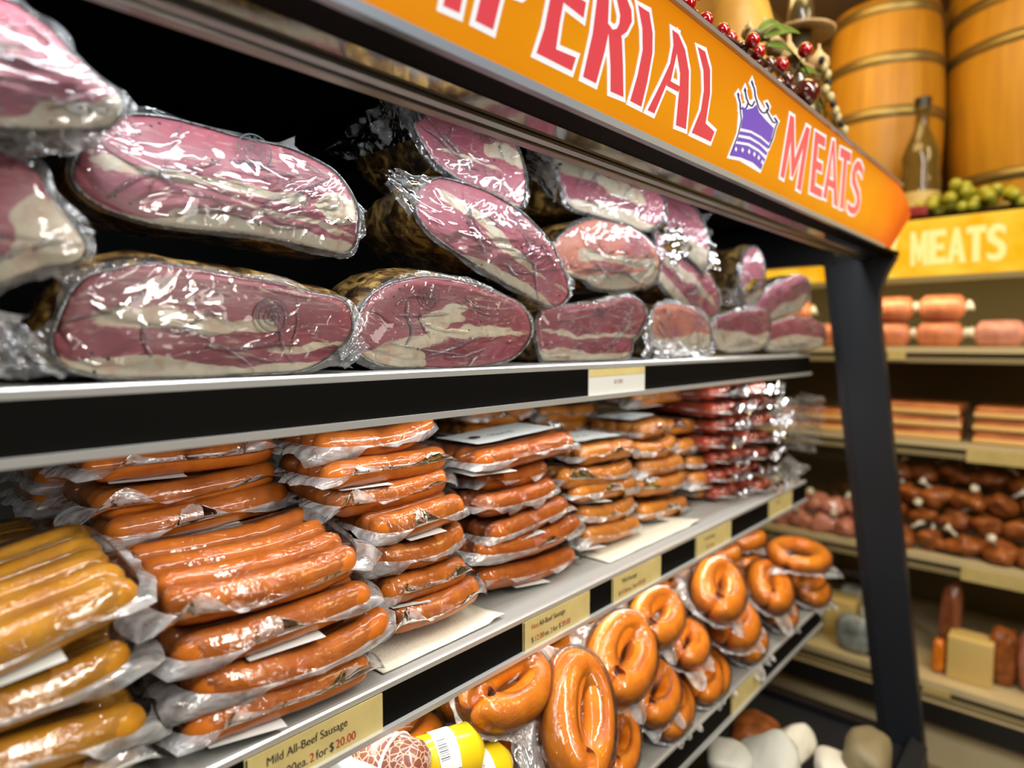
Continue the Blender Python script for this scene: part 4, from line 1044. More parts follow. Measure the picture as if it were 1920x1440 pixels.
stack('mustard', -.625, [(-470,1395,275,1115,-.625,.16),(-470,1475,268,1240,-.63,.05),(-470,1575,292,1340,-.63,.05),(-470,1665,285,1425,-.63,.02),(-470,1755,290,1505,-.63,0)],
  'pack of mustard-yellow bratwursts in the lower left corner stack', 'mustard bratwurst packs', s0=0)
stack('mustard', -.80, [(-300,1130,130,1068,-.80,.03),(-300,1200,130,1125,-.80,.0)],
  'pack of mustard bratwursts behind the front left bratwurst stack', 'mustard bratwurst packs', s0=1)
stack('beef', -.62, [(300,1165,682,1052,-.622,.22),(322,1242,702,1112,-.618,.05),(360,1318,728,1180,-.612,.04),(335,1382,700,1240,-.618,.0),(325,1440,690,1300,-.618,0),(335,1495,685,1350,-.65,0)],
  'pack of beef sausages stacked above the Mild All-Beef card', 'mild beef sausage packs', s0=1)
stack('beef', -.80, [(148,882,528,836,-.80,.02),(172,962,532,888,-.80,.02),(195,1008,548,926,-.79,.05),(180,1075,540,985,-.80,0)],
  'pack of beef sausages behind the big front stack', 'mild beef sausage packs', s0=2)
stack('beef', -.97, [(65,905,300,885,-.97,0),(60,950,300,925,-.97,0),(90,1000,330,968,-.97,0),(80,1050,320,1010,-.97,0)],
  'dim pack of beef sausages by the slotted grey liner', 'mild beef sausage packs', s0=0)
stack('beef', -.70, [(598,848,812,805,-.70,.0),(600,898,840,856,-.695,.0),(622,956,845,900,-.69,.05),(702,1000,870,948,-.655,.05),(696,1062,866,1012,-.66,.0),(708,1120,874,1062,-.66,.03),(728,1178,902,1102,-.648,.03),(735,1228,888,1160,-.66,0)],
  'pack of beef sausages in the second column, on absorbent paper', 'mild beef sausage packs', s0=3)
stack('hotbeef', -.68, [(885,870,1076,828,-.68,.0),(893,905,1024,882,-.70,.0),(888,957,1042,920,-.68,.02),(908,1008,1066,946,-.675,.0),(892,1046,1092,990,-.668,.0),(898,1092,1078,1044,-.675,.0),(915,1142,1064,1088,-.675,.02)],
  'pack of hot beef sausages above the Hot All-Beef card', 'hot beef sausage packs', first='lab', s0=1)
stack('tan', -.69, [(1078,858,1190,838,-.69,.0),(1050,905,1190,880,-.69,.0),(1068,928,1194,908,-.69,.0),(1088,972,1188,950,-.69,.0),(1086,1012,1194,980,-.685,.0),(1080,1062,1206,1014,-.675,.0)],
  'pack of tan sausages in the first tan column', 'tan sausage packs', first='lab', s0=2)
stack('tan', -.71, [(1192,812,1244,797,-.72,.0),(1192,850,1266,835,-.71,.0),(1196,884,1275,865,-.71,.0),(1190,922,1286,900,-.70,.0),(1196,963,1290,944,-.70,.0),(1225,996,1292,976,-.70,.0)],
  'pack of tan sausages in the second tan column from the left', 'tan sausage packs', first='lab', s0=0)
stack('tan', -.73, [(1250,806,1319,792,-.75,.0),(1265,842,1347,820,-.74,.0),(1290,873,1352,856,-.73,.0),(1295,905,1380,880,-.71,.0),(1300,932,1366,912,-.72,.0),(1303,960,1352,942,-.73,0)],
  'pack of tan sausages in the last tan column, by dark salamis', 'tan sausage packs', s0=1)
stack('tan', -.88, [(868,784,1003,774,-.88,0),(868,818,1003,808,-.88,0),(868,850,1003,838,-.88,0)],
  'pack of tan sausages at the back, behind the hot beef column', 'tan sausage packs', s0=3)
stack('tan', -.88, [(1008,778,1112,770,-.88,0),(1008,806,1112,796,-.88,0),(1008,830,1112,818,-.88,0)],
  'pack of tan sausages at the back, behind the first tan column', 'tan sausage packs', s0=2)
stack('tan', -.80, [(1183,752,1328,728,-.78,0)],
  'lone long pack of tan sausages lying highest, right under the ham shelf rail', 'tan sausage packs', s0=2)
# dark salamis lying with their ends towards the aisle, their film bunched at the front
SAL = make_pack('salami', 77, n=3, L=.30, r=.018, sp=.034, bend=.0, lift=.004, flange=.010)
PK[('salami', 0)] = SAL
def salami(y, z, yaw, label, x0=-.66, tilt=0.03):
    t = thing('salami_pack', label, 'salami pack', (0,0,0), group='dark salami packs')
    X = Vector((-math.cos(yaw), math.sin(yaw), tilt)).normalized(); Zv = Vector((0,0,1)); Zv = (Zv-X*Zv.dot(X)).normalized(); Yv = Zv.cross(X)
    org = Vector((x0, y, z))+X*.15
    t.matrix_world = Matrix(((X.x,Yv.x,Zv.x,org.x),(X.y,Yv.y,Zv.y,org.y),(X.z,Yv.z,Zv.z,org.z),(0,0,0,1)))
    for nm, me in SAL: put(nm, me, t)
    # bunched end of the bag
    v, f = [], []; rng = random.Random(int(y*100+z*1000)); nu, nv_ = 22, 12
    for i in range(nu+1):
        for j in range(nv_+1):
            s = j/nv_; a = (i/nu-.5)
            px_ = -.145-.045*s; py_ = .027+a*(.085+.02*s)+.006*nz(i*.6, s*3, y*9)
            pz = .016+.020*s*nz(i*.5, s*2, z*30)+.012*s*math.sin(i*1.3)+.010*s
            v.append((px_, py_, pz))
    for i in range(nu):
        for j in range(nv_):
            q = i*(nv_+1)+j; f.append((q, q+1, q+nv_+2, q+nv_+1))
    put('bag_end', mesh('bag_end', v, f, M['flap']), t)
ORD7 = ['topmost', 'second down', 'third down', 'fourth down', 'fifth down', 'sixth down', 'lowest']
rs_ = random.Random(4)
for c_, (y0, x0, nm_) in enumerate([(1.575, -.665, 'beside the last tan column'), (1.715, -.635, 'nearest the end glass')]):
    for l_ in range(7):
        salami(y0+rs_.uniform(-.02,.02), SZ2+.003+(6-l_)*.0425, rs_.uniform(-.12,.28), 'dark red salami pack in the pile %s, %s' % (nm_, ORD7[l_]), x0+rs_.uniform(-.02,.015), tilt=rs_.uniform(-.02,.03))
bpy.context.view_layer.update()
SP_ = [o for o in bpy.data.objects if o.name.startswith('salami_pack') and o.parent is None]
film_flap(SP_[7], [(1470,790,-.635),(1500,735,-.62),(1548,745,-.60),(1540,800,-.60)], .014, 31)
film_flap(SP_[9], [(1465,840,-.635),(1495,780,-.62),(1545,800,-.60),(1525,850,-.60)], .014, 32)
film_flap(SP_[8], [(1440,775,-.65),(1480,745,-.64),(1520,770,-.61),(1470,815,-.62)], .012, 33)
film_flap(SP_[11], [(1440,890,-.65),(1480,850,-.64),(1515,880,-.60),(1470,925,-.61)], .012, 34)
# ================================================================ ring sausages
def make_ring(seed, r=.0235, a=.056, c=.0275, gap=.014):
    """a kielbasa bent into a closed loop, its two ends meeting; lies in the XY plane"""
    rng = random.Random(seed); out = []
    m_ = 64; pts = []
    for i in range(m_+1):
        s = i/m_; th = -PI+s*2*PI; jd = min(s, 1-s); jn = math.exp(-(jd/.045)**2)
        x = a*math.cos(th)*(1+.04*nz(s*3, seed)); y = c*math.sin(th)*(1+.10*nz(s*2, seed, 5))
        if y > 0: y *= 1.0
        # the ends tuck inwards
        x += jn*.004
        z = r+.004*nz(s*4, seed, 8)
        pts.append(Vector((x, y, z)))
    v = []; f = []; seg = 18
    for i, p in enumerate(pts):
        t_ = (pts[min(i+1, m_)]-pts[max(i-1, 0)]).normalized(); b_ = Vector((0,0,1)); a_ = t_.cross(b_).normalized(); b_ = a_.cross(t_)
        s = i/m_; e = min(s, 1-s)*m_; rr = r*(1+.05*nz(s*6, seed, 3))*(1-.5*math.exp(-(min(s, 1-s)/.03)**2))
        for q in range(seg):
            an = 2*PI*q/seg; v.append(p+(a_*math.cos(an)+b_*math.sin(an))*rr)
    for i in range(m_):
        for q in range(seg): f.append((i*seg+q, i*seg+(q+1) % seg, (i+1)*seg+(q+1) % seg, (i+1)*seg+q))
    f.append(tuple(range(seg))[::-1]); f.append(tuple(range(m_*seg, m_*seg+seg)))
    out.append(('sausage', mesh('sausage', v, f, M['ring'])))
    # film
    v, f, mi = [], [], []; K = 96; rings = [('in', j/10) for j in range(11)]+[('qt', math.radians(x)) for x in (25,50,75,100,130)]+[('fl', j/6) for j in range(1, 7)]
    for kk, val in rings:
        for k in range(K):
            th = 2*PI*k/K; cx_, sy_ = math.cos(th), math.sin(th); ox, oy = a*cx_, c*sy_
            nn = Vector((cx_/a, sy_/c)).normalized()
            if kk == 'in':
                x, y = ox*val, oy*val; z = r*(1.35+.65*sstep(.35, 1.0, val))+.005 - (.012*max(0, 1-val*1.6) if seed % 2 else 0)
            elif kk == 'qt':
                x, y = ox+nn.x*(r+.004)*math.sin(val), oy+nn.y*(r+.004)*math.sin(val); z = r+(r+.005)*math.cos(val)
            else:
                wn_ = nz(cx_*1.8+seed, sy_*1.8, seed*.3); w = .007+.042*max(0, wn_+.15)
                R0 = (r+.004)*math.sin(math.radians(130)); x = ox+nn.x*(R0+w*val); y = oy+nn.y*(R0+w*val)
                z = r*.36+val*.005*nz(k*.3, val*2, seed)+val**3*.003*nz(k*1.4, val, seed)-w*val*.35
            v.append((x, y, z))
    for j in range(len(rings)-1):
        for k in range(K):
            k2 = (k+1) % K; f.append((j*K+k, (j+1)*K+k, (j+1)*K+k2, j*K+k2)); mi.append(1 if rings[j+1][0] == 'fl' else 0)
    out.append(('plastic_film', mesh('plastic_film', v, f, [M['film_s'], M['flange']], midx=mi)))
    return out
RG = [make_ring(s) for s in (1, 2, 3, 4)]
RG.append(make_ring(6, r=.019, a=.062, c=.048))
def ring_pack(bbox, x, label, tilt, yaw=0.0, var=0, spin=0.0):
    """tilt: 0 lies flat, 1.57 faces the aisle. bbox in the photo gives the size on the plane x"""
    x0, y0, x1, y1 = bbox
    Rm = Matrix.Rotation(yaw, 3, 'Z') @ Matrix(((0,-1,0),(1,0,0),(0,0,1))) @ Matrix.Rotation(tilt, 3, 'X') @ Matrix.Rotation(spin, 3, 'Z')
    loc = on_x((x0+x1)/2, (y0+y1)/2, x); s = 1.0
    smp = [v.co.copy() for v in RG[var][0][1].vertices][::9]
    for it in range(4):
        pr = [proj(loc+Rm @ (q*s)) for q in smp]
        bx0, bx1 = min(p[0] for p in pr), max(p[0] for p in pr); by0, by1 = min(p[1] for p in pr), max(p[1] for p in pr)
        k = ((x1-x0)/(bx1-bx0)+(y1-y0)/(by1-by0))/2
        s *= min(1.4, max(.7, k)); s = min(1.25, max(.93, s))
        c0 = on_x((bx0+bx1)/2, (by0+by1)/2, x); c1 = on_x((x0+x1)/2, (y0+y1)/2, x); loc = loc+(c1-c0)
    t = thing('ring_sausage_pack', label, 'ring sausage pack', (0,0,0), group='orange ring sausage packs')
    R4 = Rm.to_4x4(); t.matrix_world = Matrix.Translation(loc) @ R4 @ Matrix.Diagonal((s,s,s,1))
    zmin = min((t.matrix_world @ v.co).z for v in RG[var][0][1].vertices)
    if zmin < SZ3+.003: mw = t.matrix_world.copy(); mw.translation.z += SZ3+.003-zmin; t.matrix_world = mw
    for nm, me in RG[var]: put(nm, me, t)
    return t
RL = [
 ((1000,1258,1163,1440), -.565, 'ring sausage pack standing face-out at the front of the lower shelf, closest to camera', .95, .0, 0, .9),
 ((1085,1170,1243,1300), -.60, 'ring sausage pack resting on the closest face-out one, up and right of it', .75, .0, 1, .35),
 ((853,1222,1042,1362), -.62, 'leftmost large ring sausage pack on the lower shelf, seen from its side', .60, .05, 2, .0),
 ((1033,1178,1120,1268), -.70, 'ring sausage pack tucked directly behind the second face-out ring', .5, 0, 3, .2),
 ((878,1352,955,1418), -.66, 'small visible end of a ring sausage under the leftmost ring pack', .2, .0, 3, .0),
 ((1171,1240,1277,1358), -.60, 'ring sausage pack leaning on its side below the second face-out ring', .55, .0, 0, .3),
 ((1112,1340,1192,1445), -.59, 'ring sausage pack wedged right of the closest face-out ring', .65, .0, 1, .5),
 ((1208,1312,1294,1414), -.60, 'ring sausage pack low in the first full column, by the lower rail', .5, .0, 2, .4),
 ((1215,1385,1297,1450), -.60, 'bottom ring sausage of the first full column, cut by the frame', .4, .0, 0, .4),
 ((1172,1110,1288,1205), -.61, 'pale-glinting ring sausage pack under the third yellow rail card', .60, .0, 1, .2),
 ((1247,1170,1327,1242), -.60, 'ring sausage pack lying under the pale-glinting one', .4, .0, 3, .3),
 ((1284,1234,1348,1307), -.60, 'ring sausage pack, third down in the second full column', .45, .0, 2, .4),
 ((1300,1294,1354,1358), -.60, 'deep orange ring sausage pack at the bottom of the second full column', .4, .0, 0, .4),
 ((1285,1058,1408,1154), -.61, 'broad face-up ring sausage pack on top of the third full column', .60, .0, 1, .35),
 ((1320,1130,1431,1208), -.60, 'ring sausage pack lying directly below the broad face-up ring', .30, .0, 2, .3),
 ((1366,1200,1428,1258), -.60, 'ring sausage pack half in shadow, third in the third column', .35, .0, 3, .3),
 ((1364,1234,1437,1302), -.60, 'bottom ring sausage pack of the third full column', .35, .0, 0, .3),
 ((1398,1050,1490,1148), -.62, 'ring sausage pack on top of the fourth full column', .55, .0, 3, .4),
 ((1420,1140,1482,1190), -.62, 'ring sausage pack in the middle of the fourth full column', .3, .0, 1, .3),
 ((1432,1168,1491,1234), -.60, 'bottom ring sausage pack of the fourth full column', .4, .0, 2, .3),
 ((1438,1008,1558,1074), -.585, 'open oval ring sausage lying flat on top of the last column', .12, .0, 4, .0),
 ((1478,1066,1545,1112), -.60, 'ring sausage pack directly under the open oval ring', .2, .0, 1, .0),
 ((1485,1090,1556,1147), -.585, 'ring sausage pack lying third in the last column by the glass', .3, .0, 0, .2),
 ((1490,1143,1546,1190), -.585, 'bottom ring sausage pack of the last column by the glass', .25, .0, 2, .0),
 ((1298,1022,1392,1074), -.72, 'ring sausage pack behind the broad face-up ring', .4, .0, 3, .0),
 ((1238,1070,1300,1110), -.72, 'ring sausage pack glimpsed behind the pale-glinting ring', .4, .0, 2, .0),
 ((1380,992,1432,1036), -.74, 'ring sausage in the rear row beneath the black end of the middle rail', .3, .0, 1, .0),
 ((1375,1030,1440,1064), -.76, 'lower ring sausage in the rear row beneath the middle rail', .2, .0, 0, .0),
]
for b_, x, lb, tl, yw, vr, sp_ in RL: ring_pack(b_, x, lb, tl, yw, vr, sp_)
rr_ = random.Random(8)
for c_ in range(8):
    for l_ in range(4):
        t = thing('ring_sausage_pack', 'ring sausage pack in the half-hidden back row of the lower shelf', 'ring sausage pack', (-.715+.02*rr_.random(), .52+c_*.178, SZ3+.004+l_*.057), group='back row of ring sausage packs', rot=(0, 0, PI/2+rr_.uniform(-.2,.2)))
        for nm, me in RG[(c_+l_) % 4]: put(nm, me, t)
# ================================================================ the far case across the corner
YB = 2.85
far = thing('display_case', 'far display case across the corner with a glowing yellow sign', 'display case', (0, 3.1, 0))
FX0, FX1 = -1.28, 1.5
MB().box((FX0,3.50,.0),(FX1,3.53,1.93)).build('back_panel', M['olive'], far)
MB().box((FX0,2.72,1.90),(FX1,3.53,1.95)).build('canopy', M['black_dull'], far)
MB().box((FX0,2.73,1.715),(FX1,2.80,1.735)).build('canopy_rail', M['olive'], far)
MB().box((FX0-.02,2.74,.0),(FX0,3.53,1.93)).build('end_panel', M['olive'], far)
MB().prism([(2.62,.0),(2.62,.17),(2.60,.19),(2.60,.222),(3.48,.222),(3.48,0)], 'x', FX0, FX1).build('base_tub', M['cream_metal'], far)
MB().box((FX0,2.585,.165),(FX1,2.60,.235)).build('bumper', M['black'], far)
def fsgn(x, h, off=0.0): return Vector((x, 2.745-.045*h-off, 1.735+.20*h))
M['fsign'] = emis('backlit_yellow_orange_sign', (.95,.42,.006), 1.05, col2=(.95,.62,.06), nscale=7)
M['fsign_txt'] = emis('backlit_pale_yellow_letter', (1.0,.83,.28), 1.0)
M['fsign_edge'] = emis('backlit_amber_letter_edge', (.90,.50,.05), 1.0)
v = [fsgn(x, h) for x in (FX0, FX1) for h in (0, 1)]
fs_ = part('sign_panel', v, [(0,2,3,1)], M['fsign'], far, smooth=False)
def fpx(px, py):
    p = on_y(px, py, 2.72); return (p.x, (p.z-1.735)/.20)
fl = []
xa, xb_ = fpx(1708, 480)[0], fpx(1890, 470)[0]; wl = (xb_-xa)/5
for i, ch in enumerate('MEATS'):
    for P in UL[ch]: fl.append([(xa+wl*(i+u*.86), .22+.56*w_) for u, w_ in P])
def fs2(x, h, off): return fsgn(x, h, off)
L0 = far.location
def fpoly(name, plist, m, off, grow):
    v = []; f = []
    for P in plist:
        q = [(x, h*.2) for x, h in P]
        if grow: q = expand(q, grow)
        n = len(v); v += [fsgn(x, s/.2, off)-L0 for x, s in q]
        for t in tessellate_polygon([[Vector((a, b_, 0)) for a, b_ in q]]): f.append(tuple(i+n for i in t))
    return put(name, mesh(name, v, f, m, smooth=False), fs_)
fpoly('letter_outline', fl, M['fsign_edge'], .001, .007)
fpoly('lettering', fl, M['fsign_txt'], .002, .003)
# the first word, only its last letter showing left of MEATS
fpoly('lettering', [[(xa-.10+u*.06, .30+.5*w_) for u, w_ in ((0,1),(.4,1),(.55,.3),(.8,1),(1,1),(.6,-.1),(.3,0))]], M['fsign_txt'], .002, .002)
def far_shelf(label, z, yf):
    t = thing('display_shelf', label, 'shelf', (0, 3.15, z), group='cream shelves of the far case')
    MB().box((FX0+.01,yf+.01,z-.015),(FX1,3.49,z)).build('shelf_plate', M['cream_metal'], t)
    MB().box((FX0+.01,yf-.004,z-.018),(FX1,yf+.01,z+.006)).build('front_lip', M['cream_metal'], t)
    MB().box((FX0+.01,yf,z-.034),(FX1,yf+.008,z-.018)).build('price_rail', M['insert'], t)
    MB().box((FX0+.01,yf-.002,z-.054),(FX1,yf+.012,z-.034)).build('lower_lip', pbsdf('olive_lip', (.28,.23,.12), .5), t)
ZA_, ZB_, ZC_, ZD_ = 1.475, 1.122, .700, .285
far_shelf('cream top shelf of the far case, holding wrapped meat logs', ZA_, 2.84)
far_shelf('cream second shelf of the far case, holding flat bacon packs', ZB_, 2.84)
far_shelf('cream third shelf of the far case, holding a heap of brown smoked pieces', ZC_, 2.78)
far_shelf('lowest cream shelf of the far case, holding mixed dark and white packs', ZD_, 2.64)
def fcard(label, px0, px1, z, yf, h=.045):
    x0, x1 = on_y(px0, 800, yf).x, on_y(px1, 800, yf).x
    o = MB().box((x0,yf-.008,z-.016-h),(x1,yf-.004,z-.010)).build('price_card', M['tagyellow']); tag(o, label, 'price card', 'cards on the far shelves')
fcard('small tan card at the left end of the far top shelf rail', 1660, 1693, ZA_, 2.84, .03)
fcard('wide yellow card on the far second shelf rail, under the bacon', 1815, 1960, ZB_, 2.84)
fcard('wide yellow card on the far third shelf rail, under the brown heap', 1815, 1960, ZC_, 2.78)
fcard('small yellow card on the far lowest shelf rail beside the black post', 1752, 1806, ZD_, 2.64, .02)
# ---- meat logs on the top shelf
M['log'] = saus('wrapped_meat_log_skin', (.62,.22,.10), (.40,.11,.05), coat=.5)
M['log2'] = saus('pink_meat_log_skin', (.60,.27,.20), (.42,.15,.10), coat=.5)
M['cap'] = pbsdf('white_film_bunch', (.74,.70,.58), .4, bump=1.0, bscale=60)
def log_mesh(m):
    mb = MB(); prof = [(-.078,.008),(-.070,.034),(-.055,.049),(0,.051),(.055,.049),(.070,.034),(.078,.008)]
    mb.tube([(x,0,.051) for x, r in prof], [r for x, r in prof], 16)
    a = mesh('log_body', mb.v, mb.f, m)
    mb = MB()
    for s in (-1, 1): mb.tube([(s*.068,0,.051),(s*.080,0,.053),(s*.090,.004,.058)], [.024,.013,.024], 10)
    return a, mesh('film_end', mb.v, mb.f, M['cap'])
LG = [log_mesh(M['log']), log_mesh(M['log2'])]
pos = ['first','second','third','fourth','fifth','sixth','seventh','eighth']
rngb = random.Random(5)
for row, (zz, xs_) in enumerate([(0, [-1.0,-.80,-.61,-.44,-.255,-.07]), (.102, [-.98,-.60,-.435])]):
    for i, x in enumerate(xs_):
        v_ = 0 if x < -.35 else 1
        t = thing('meat_log', 'wrapped %s meat log, far top shelf, %s layer, %s from left' % (('orange-brown','pinkish')[v_], ('bottom','middle','top')[row], pos[i]), 'meat pack', (x, 2.93, ZA_+.001+zz), group='meat logs on the far top shelf', rot=(0,0,rngb.uniform(-.08,.08)))
        put('log_body', LG[v_][0], t); put('film_end', LG[v_][1], t)
# ---- bacon packs
M['bacon'] = pbsdf('smoked_bacon_slab', (.62,.22,.06), .35, coat=.5, col2=(.38,.09,.03), nscale=14)
M['baconfat'] = pbsdf('bacon_fat_edge', (.80,.52,.20), .4, coat=.4)
for i, (x, k, z) in enumerate([(-.50,0,0),(-.50,0,.047),(-.50,0,.094),(-.17,1,0),(-.17,1,.047),(-.17,1,.094),(-.86,2,0),(-.86,2,.047)]):
    z0 = ZB_+.001+z
    t = thing('bacon_pack', 'flat pack of smoked bacon on the far second shelf, %s stack, %s' % (('left','right','glass-side')[k], ('bottom','middle','top')[i % 3 if k < 2 else i-6]), 'bacon', (x, 2.99, z0), group='bacon packs on the far shelf', rot=(0,0,rngb.uniform(-.04,.04)))
    mb = MB().box((-.145,-.11,.0),(.145,.12,.045), bev=.016); mb.build('bacon_slab', M['bacon'], t, smooth=True, world=False)
    mb = MB().box((-.146,-.118,.004),(.146,-.104,.024), bev=.006); mb.build('fat_edge', M['baconfat'], t, smooth=True, world=False)
# ---- brown smoked pieces heaped on the third shelf
M['smoked'] = saus('smoked_hock_skin', (.38,.115,.022), (.13,.035,.010), coat=.4)
M['pinkpack'] = saus('pink_wrapped_skin', (.60,.26,.20), (.40,.14,.10), coat=.8)
def lump(seed, m):
    bm = bmesh.new(); bmesh.ops.create_icosphere(bm, subdivisions=3, radius=.050)
    for v in bm.verts:
        k = 1+.62*nz(v.co.x*20+seed, v.co.y*20, v.co.z*20); v.co *= k; v.co.z *= .82; v.co.x *= 1.15
    a = mesh('smoked_meat', [v.co.copy() for v in bm.verts], [[q.index for q in f.verts] for f in bm.faces], m); bm.free()
    mb = MB(); mb.tube([(.02,-.02,.03),(.03,-.035,.045),(.045,-.045,.06)], [.008,.006,.016], 8)
    return a, mesh('film_knot', mb.v, mb.f, M['cap'])
LM = [lump(s, M['smoked']) for s in range(4)]; LP = [lump(9+s, M['pinkpack']) for s in range(2)]
heap = []
for r_ in range(4):
    for i in range(8):
        heap.append((-.62+i*.100+(r_ % 2)*.05, 2.86+.03*(r_ % 2)+.03*r_, ZC_+.044+r_*.080, r_, i, LM))
for r_ in range(2):
    for i in range(5): heap.append((-.98+i*.083+(r_ % 2)*.04, 2.86+.03*r_, ZC_+.038+r_*.072, r_, i, LP))
for j, (x, y, z, r_, i, src) in enumerate(heap):
    nm = 'brown smoked meat piece' if src is LM else 'pinkish wrapped meat piece behind glass'
    t = thing('smoked_meat_pack', '%s, far heap, %s layer, %s from left' % (nm, ('bottom','second','third','top')[r_], (pos+['ninth','tenth','eleventh'])[i]), 'meat pack', (x, y, z), group='smoked pieces heaped on the far third shelf', rot=(0,0,j*1.3))
    a, c = src[j % len(src)]; put('smoked_meat', a, t); put('film_knot', c, t)
# ---- mixed packs on the lowest shelf
M['wpack'] = pbsdf('white_wrapped_pack', (.50,.50,.44), .45, bump=.5, bscale=40)
M['ypack'] = pbsdf('yellow_carton', (.68,.50,.18), .5)
M['dpack'] = pbsdf('dark_meat_pack', (.14,.04,.02), .35, coat=.5, col2=(.30,.10,.04), nscale=20)
M['bpack'] = pbsdf('blue_white_pack', (.45,.52,.55), .3, coat=.5, bump=.5, bscale=50, col2=(.12,.13,.14), nscale=18)
def pillow(sc, seed, p=3.2, nz_=.10):
    bm = bmesh.new(); bmesh.ops.create_icosphere(bm, subdivisions=4, radius=1)
    for v in bm.verts:
        c = v.co; k = (abs(c.x)**p+abs(c.y)**p+abs(c.z)**p)**(-1/p)
        q = c*k*(1+nz_*nz(c.x*1.6+seed, c.y*1.6, c.z*1.6)+nz_*.3*nz(c.x*6+seed, c.y*6, c.z*6)); v.co = Vector((q.x*sc[0], q.y*sc[1], q.z*sc[2]))
    r_ = ([v.co.copy() for v in bm.verts], [[q.index for q in f.verts] for f in bm.faces]); bm.free(); return r_
def fbox(px0, px1, py0, py1, y, dep, m, label, cat='meat pack', bev=.012, rz=0, name='wrapped_pack', par_z=None):
    p0 = on_y(px0, py1, y); p1 = on_y(px1, py0, y)
    cx_ = (p0.x+p1.x)/2; w = (p1.x-p0.x)/2; h = p1.z-p0.z
    if cat == 'carton': o = MB().box((-w,0,0),(w,dep,h), bev=min(bev, w*.4, h*.4)).build(name, M[m], smooth=True)
    else:
        pv, pf = pillow((w*1.08, dep/2, h/2), px0*.07, p=3.6, nz_=.16); o = put(name, mesh(name, [q+Vector((0, dep/2, h/2)) for q in pv], pf, M[m]))
    o.location = (cx_, y, p0.z if par_z is None else par_z); o.rotation_euler = (0,0,rz); tag(o, label, cat); return o
zD = ZD_+.001
fbox(1755, 1802, 1130, 1270, 2.80, .12, 'dpack', 'dark wrapped joint standing right beside the black post, low shelf', par_z=zD, bev=.03)
fbox(1772, 1862, 1235, 1290, 2.72, .10, 'ypack', 'yellow carton on the far lowest shelf, right of the black post', cat='carton', bev=.004, name='carton', par_z=zD)
fbox(1850, 1905, 1215, 1305, 2.76, .10, 'smoked', 'brown wrapped joint right of the yellow carton', par_z=zD, bev=.03)
fbox(1905, 1990, 1225, 1330, 2.74, .12, 'log2', 'pinkish wrapped joint cut off by the right frame edge', par_z=zD, bev=.03)
fbox(1745, 1770, 1215, 1270, 2.72, .06, 'ring', 'small orange pack between the black post and yellow carton', par_z=zD, bev=.015)
fbox(1540, 1600, 1188, 1238, 2.80, .12, 'ypack', 'yellow carton seen through the end glass', cat='carton', bev=.006, name='carton', par_z=zD)
fbox(1568, 1616, 1138, 1186, 2.98, .12, 'wpack', 'white pack seen through the end glass, behind the yellow carton', par_z=zD+.0)
fbox(1608, 1665, 1205, 1252, 2.80, .12, 'wpack', 'white pack seen through the end glass, right of the yellow carton', par_z=zD, rz=.2)
fbox(1480, 1535, 1240, 1290, 2.70, .10, 'bpack', 'bluish pack seen through the end glass, leftmost on the low shelf', par_z=zD, rz=.2)
fbox(1560, 1625, 1255, 1300, 2.68, .08, 'bpack', 'bluish pack seen through the end glass, in front of the yellow carton', par_z=zD, rz=-.1)
fbox(1628, 1680, 1255, 1310, 2.68, .08, 'dpack', 'dark brown pack seen through the end glass beside the post', par_z=zD, rz=.1)
# ---- things on the far canopy
def barrel(label, cx, cy, z0, R0, R1, H, hoops):
    t = thing('wooden_barrel', label, 'barrel', (cx, cy, z0), group='wooden barrels above the far case')
    prof = [(0,0)]+[(R0+(R1-R0)*math.sin(PI*k/16), H*k/16) for k in range(17)]+[(R0-.015,H),(R0-.018,H-.02),(0,H-.02)]
    mb = MB().lathe(prof, (0,0,0), 44); mb.build('staves', M['wood'], t, smooth=True, world=False)
    for h in hoops:
        r = lambda u: R0+(R1-R0)*math.sin(PI*u)+.004
        mb = MB().lathe([(r(h)-.003,H*h-.022),(r(h),H*h-.020),(r(h+.02/H),H*h+.020),(r(h)-.003,H*h+.022)], (0,0,0), 44)
        mb.build('hoop', M['hoop'], t, smooth=True, world=False)
    return t
p1 = on_y(1647, 400, 3.13)
barrel('smaller golden wooden barrel with three metal hoops, left of the large barrel', p1.x, 3.13, 1.952, .195, .224, .91, (.06,.50,.73,.955))
p2 = on_y(1940, 400, 3.36)
barrel('large golden wooden barrel cut off by the upper right corner of view', p2.x, 3.36, 1.952, .265, .330, 1.34, (.05,.135,.50,.62,.93))
# oil bottle
pb = on_y(1722, 400, 2.84)
m, N, L = mat('dark_olive_glass'); bb = N['Principled BSDF']; bb.inputs['Base Color'].default_value = (.20,.13,.03,1); bb.inputs['Roughness'].default_value = .08; bb.inputs['Transmission Weight'].default_value = .45
M['oglass'] = m
t = thing('oil_bottle', 'dark tapered bottle of preserves standing before the two barrels', 'bottle', (pb.x, 2.84, 1.952))
MB().lathe([(0,0),(.062,0),(.068,.02),(.068,.14),(.060,.20),(.064,.235),(.050,.28),(.024,.34),(.020,.40),(.026,.405),(.026,.42),(0,.42)], (0,0,0), 24).build('bottle_body', M['oglass'], t, smooth=True, world=False)
MB().lathe([(0,.425),(.027,.425),(.028,.46),(0,.465)], (0,0,-.01), 20).build('stopper', M['black'], t, world=False)
MB().lathe([(.0685,.03),(.0695,.03),(.0695,.10),(.0685,.10)], (0,0,0), 24).build('paper_label', pbsdf('pale_bottle_label', (.55,.42,.15), .5), t, world=False)
pr_ = on_y(1717, 405, 2.79)
o = MB().box((-.045,-.03,0),(.045,.03,.04), bev=.006).build('red_tin', pbsdf('dark_red_tin', (.22,.01,.008), .4), smooth=True); o.location = (pr_.x, 2.77, 1.952); tag(o, 'small dark red tin in front of the tapered bottle', 'tin')
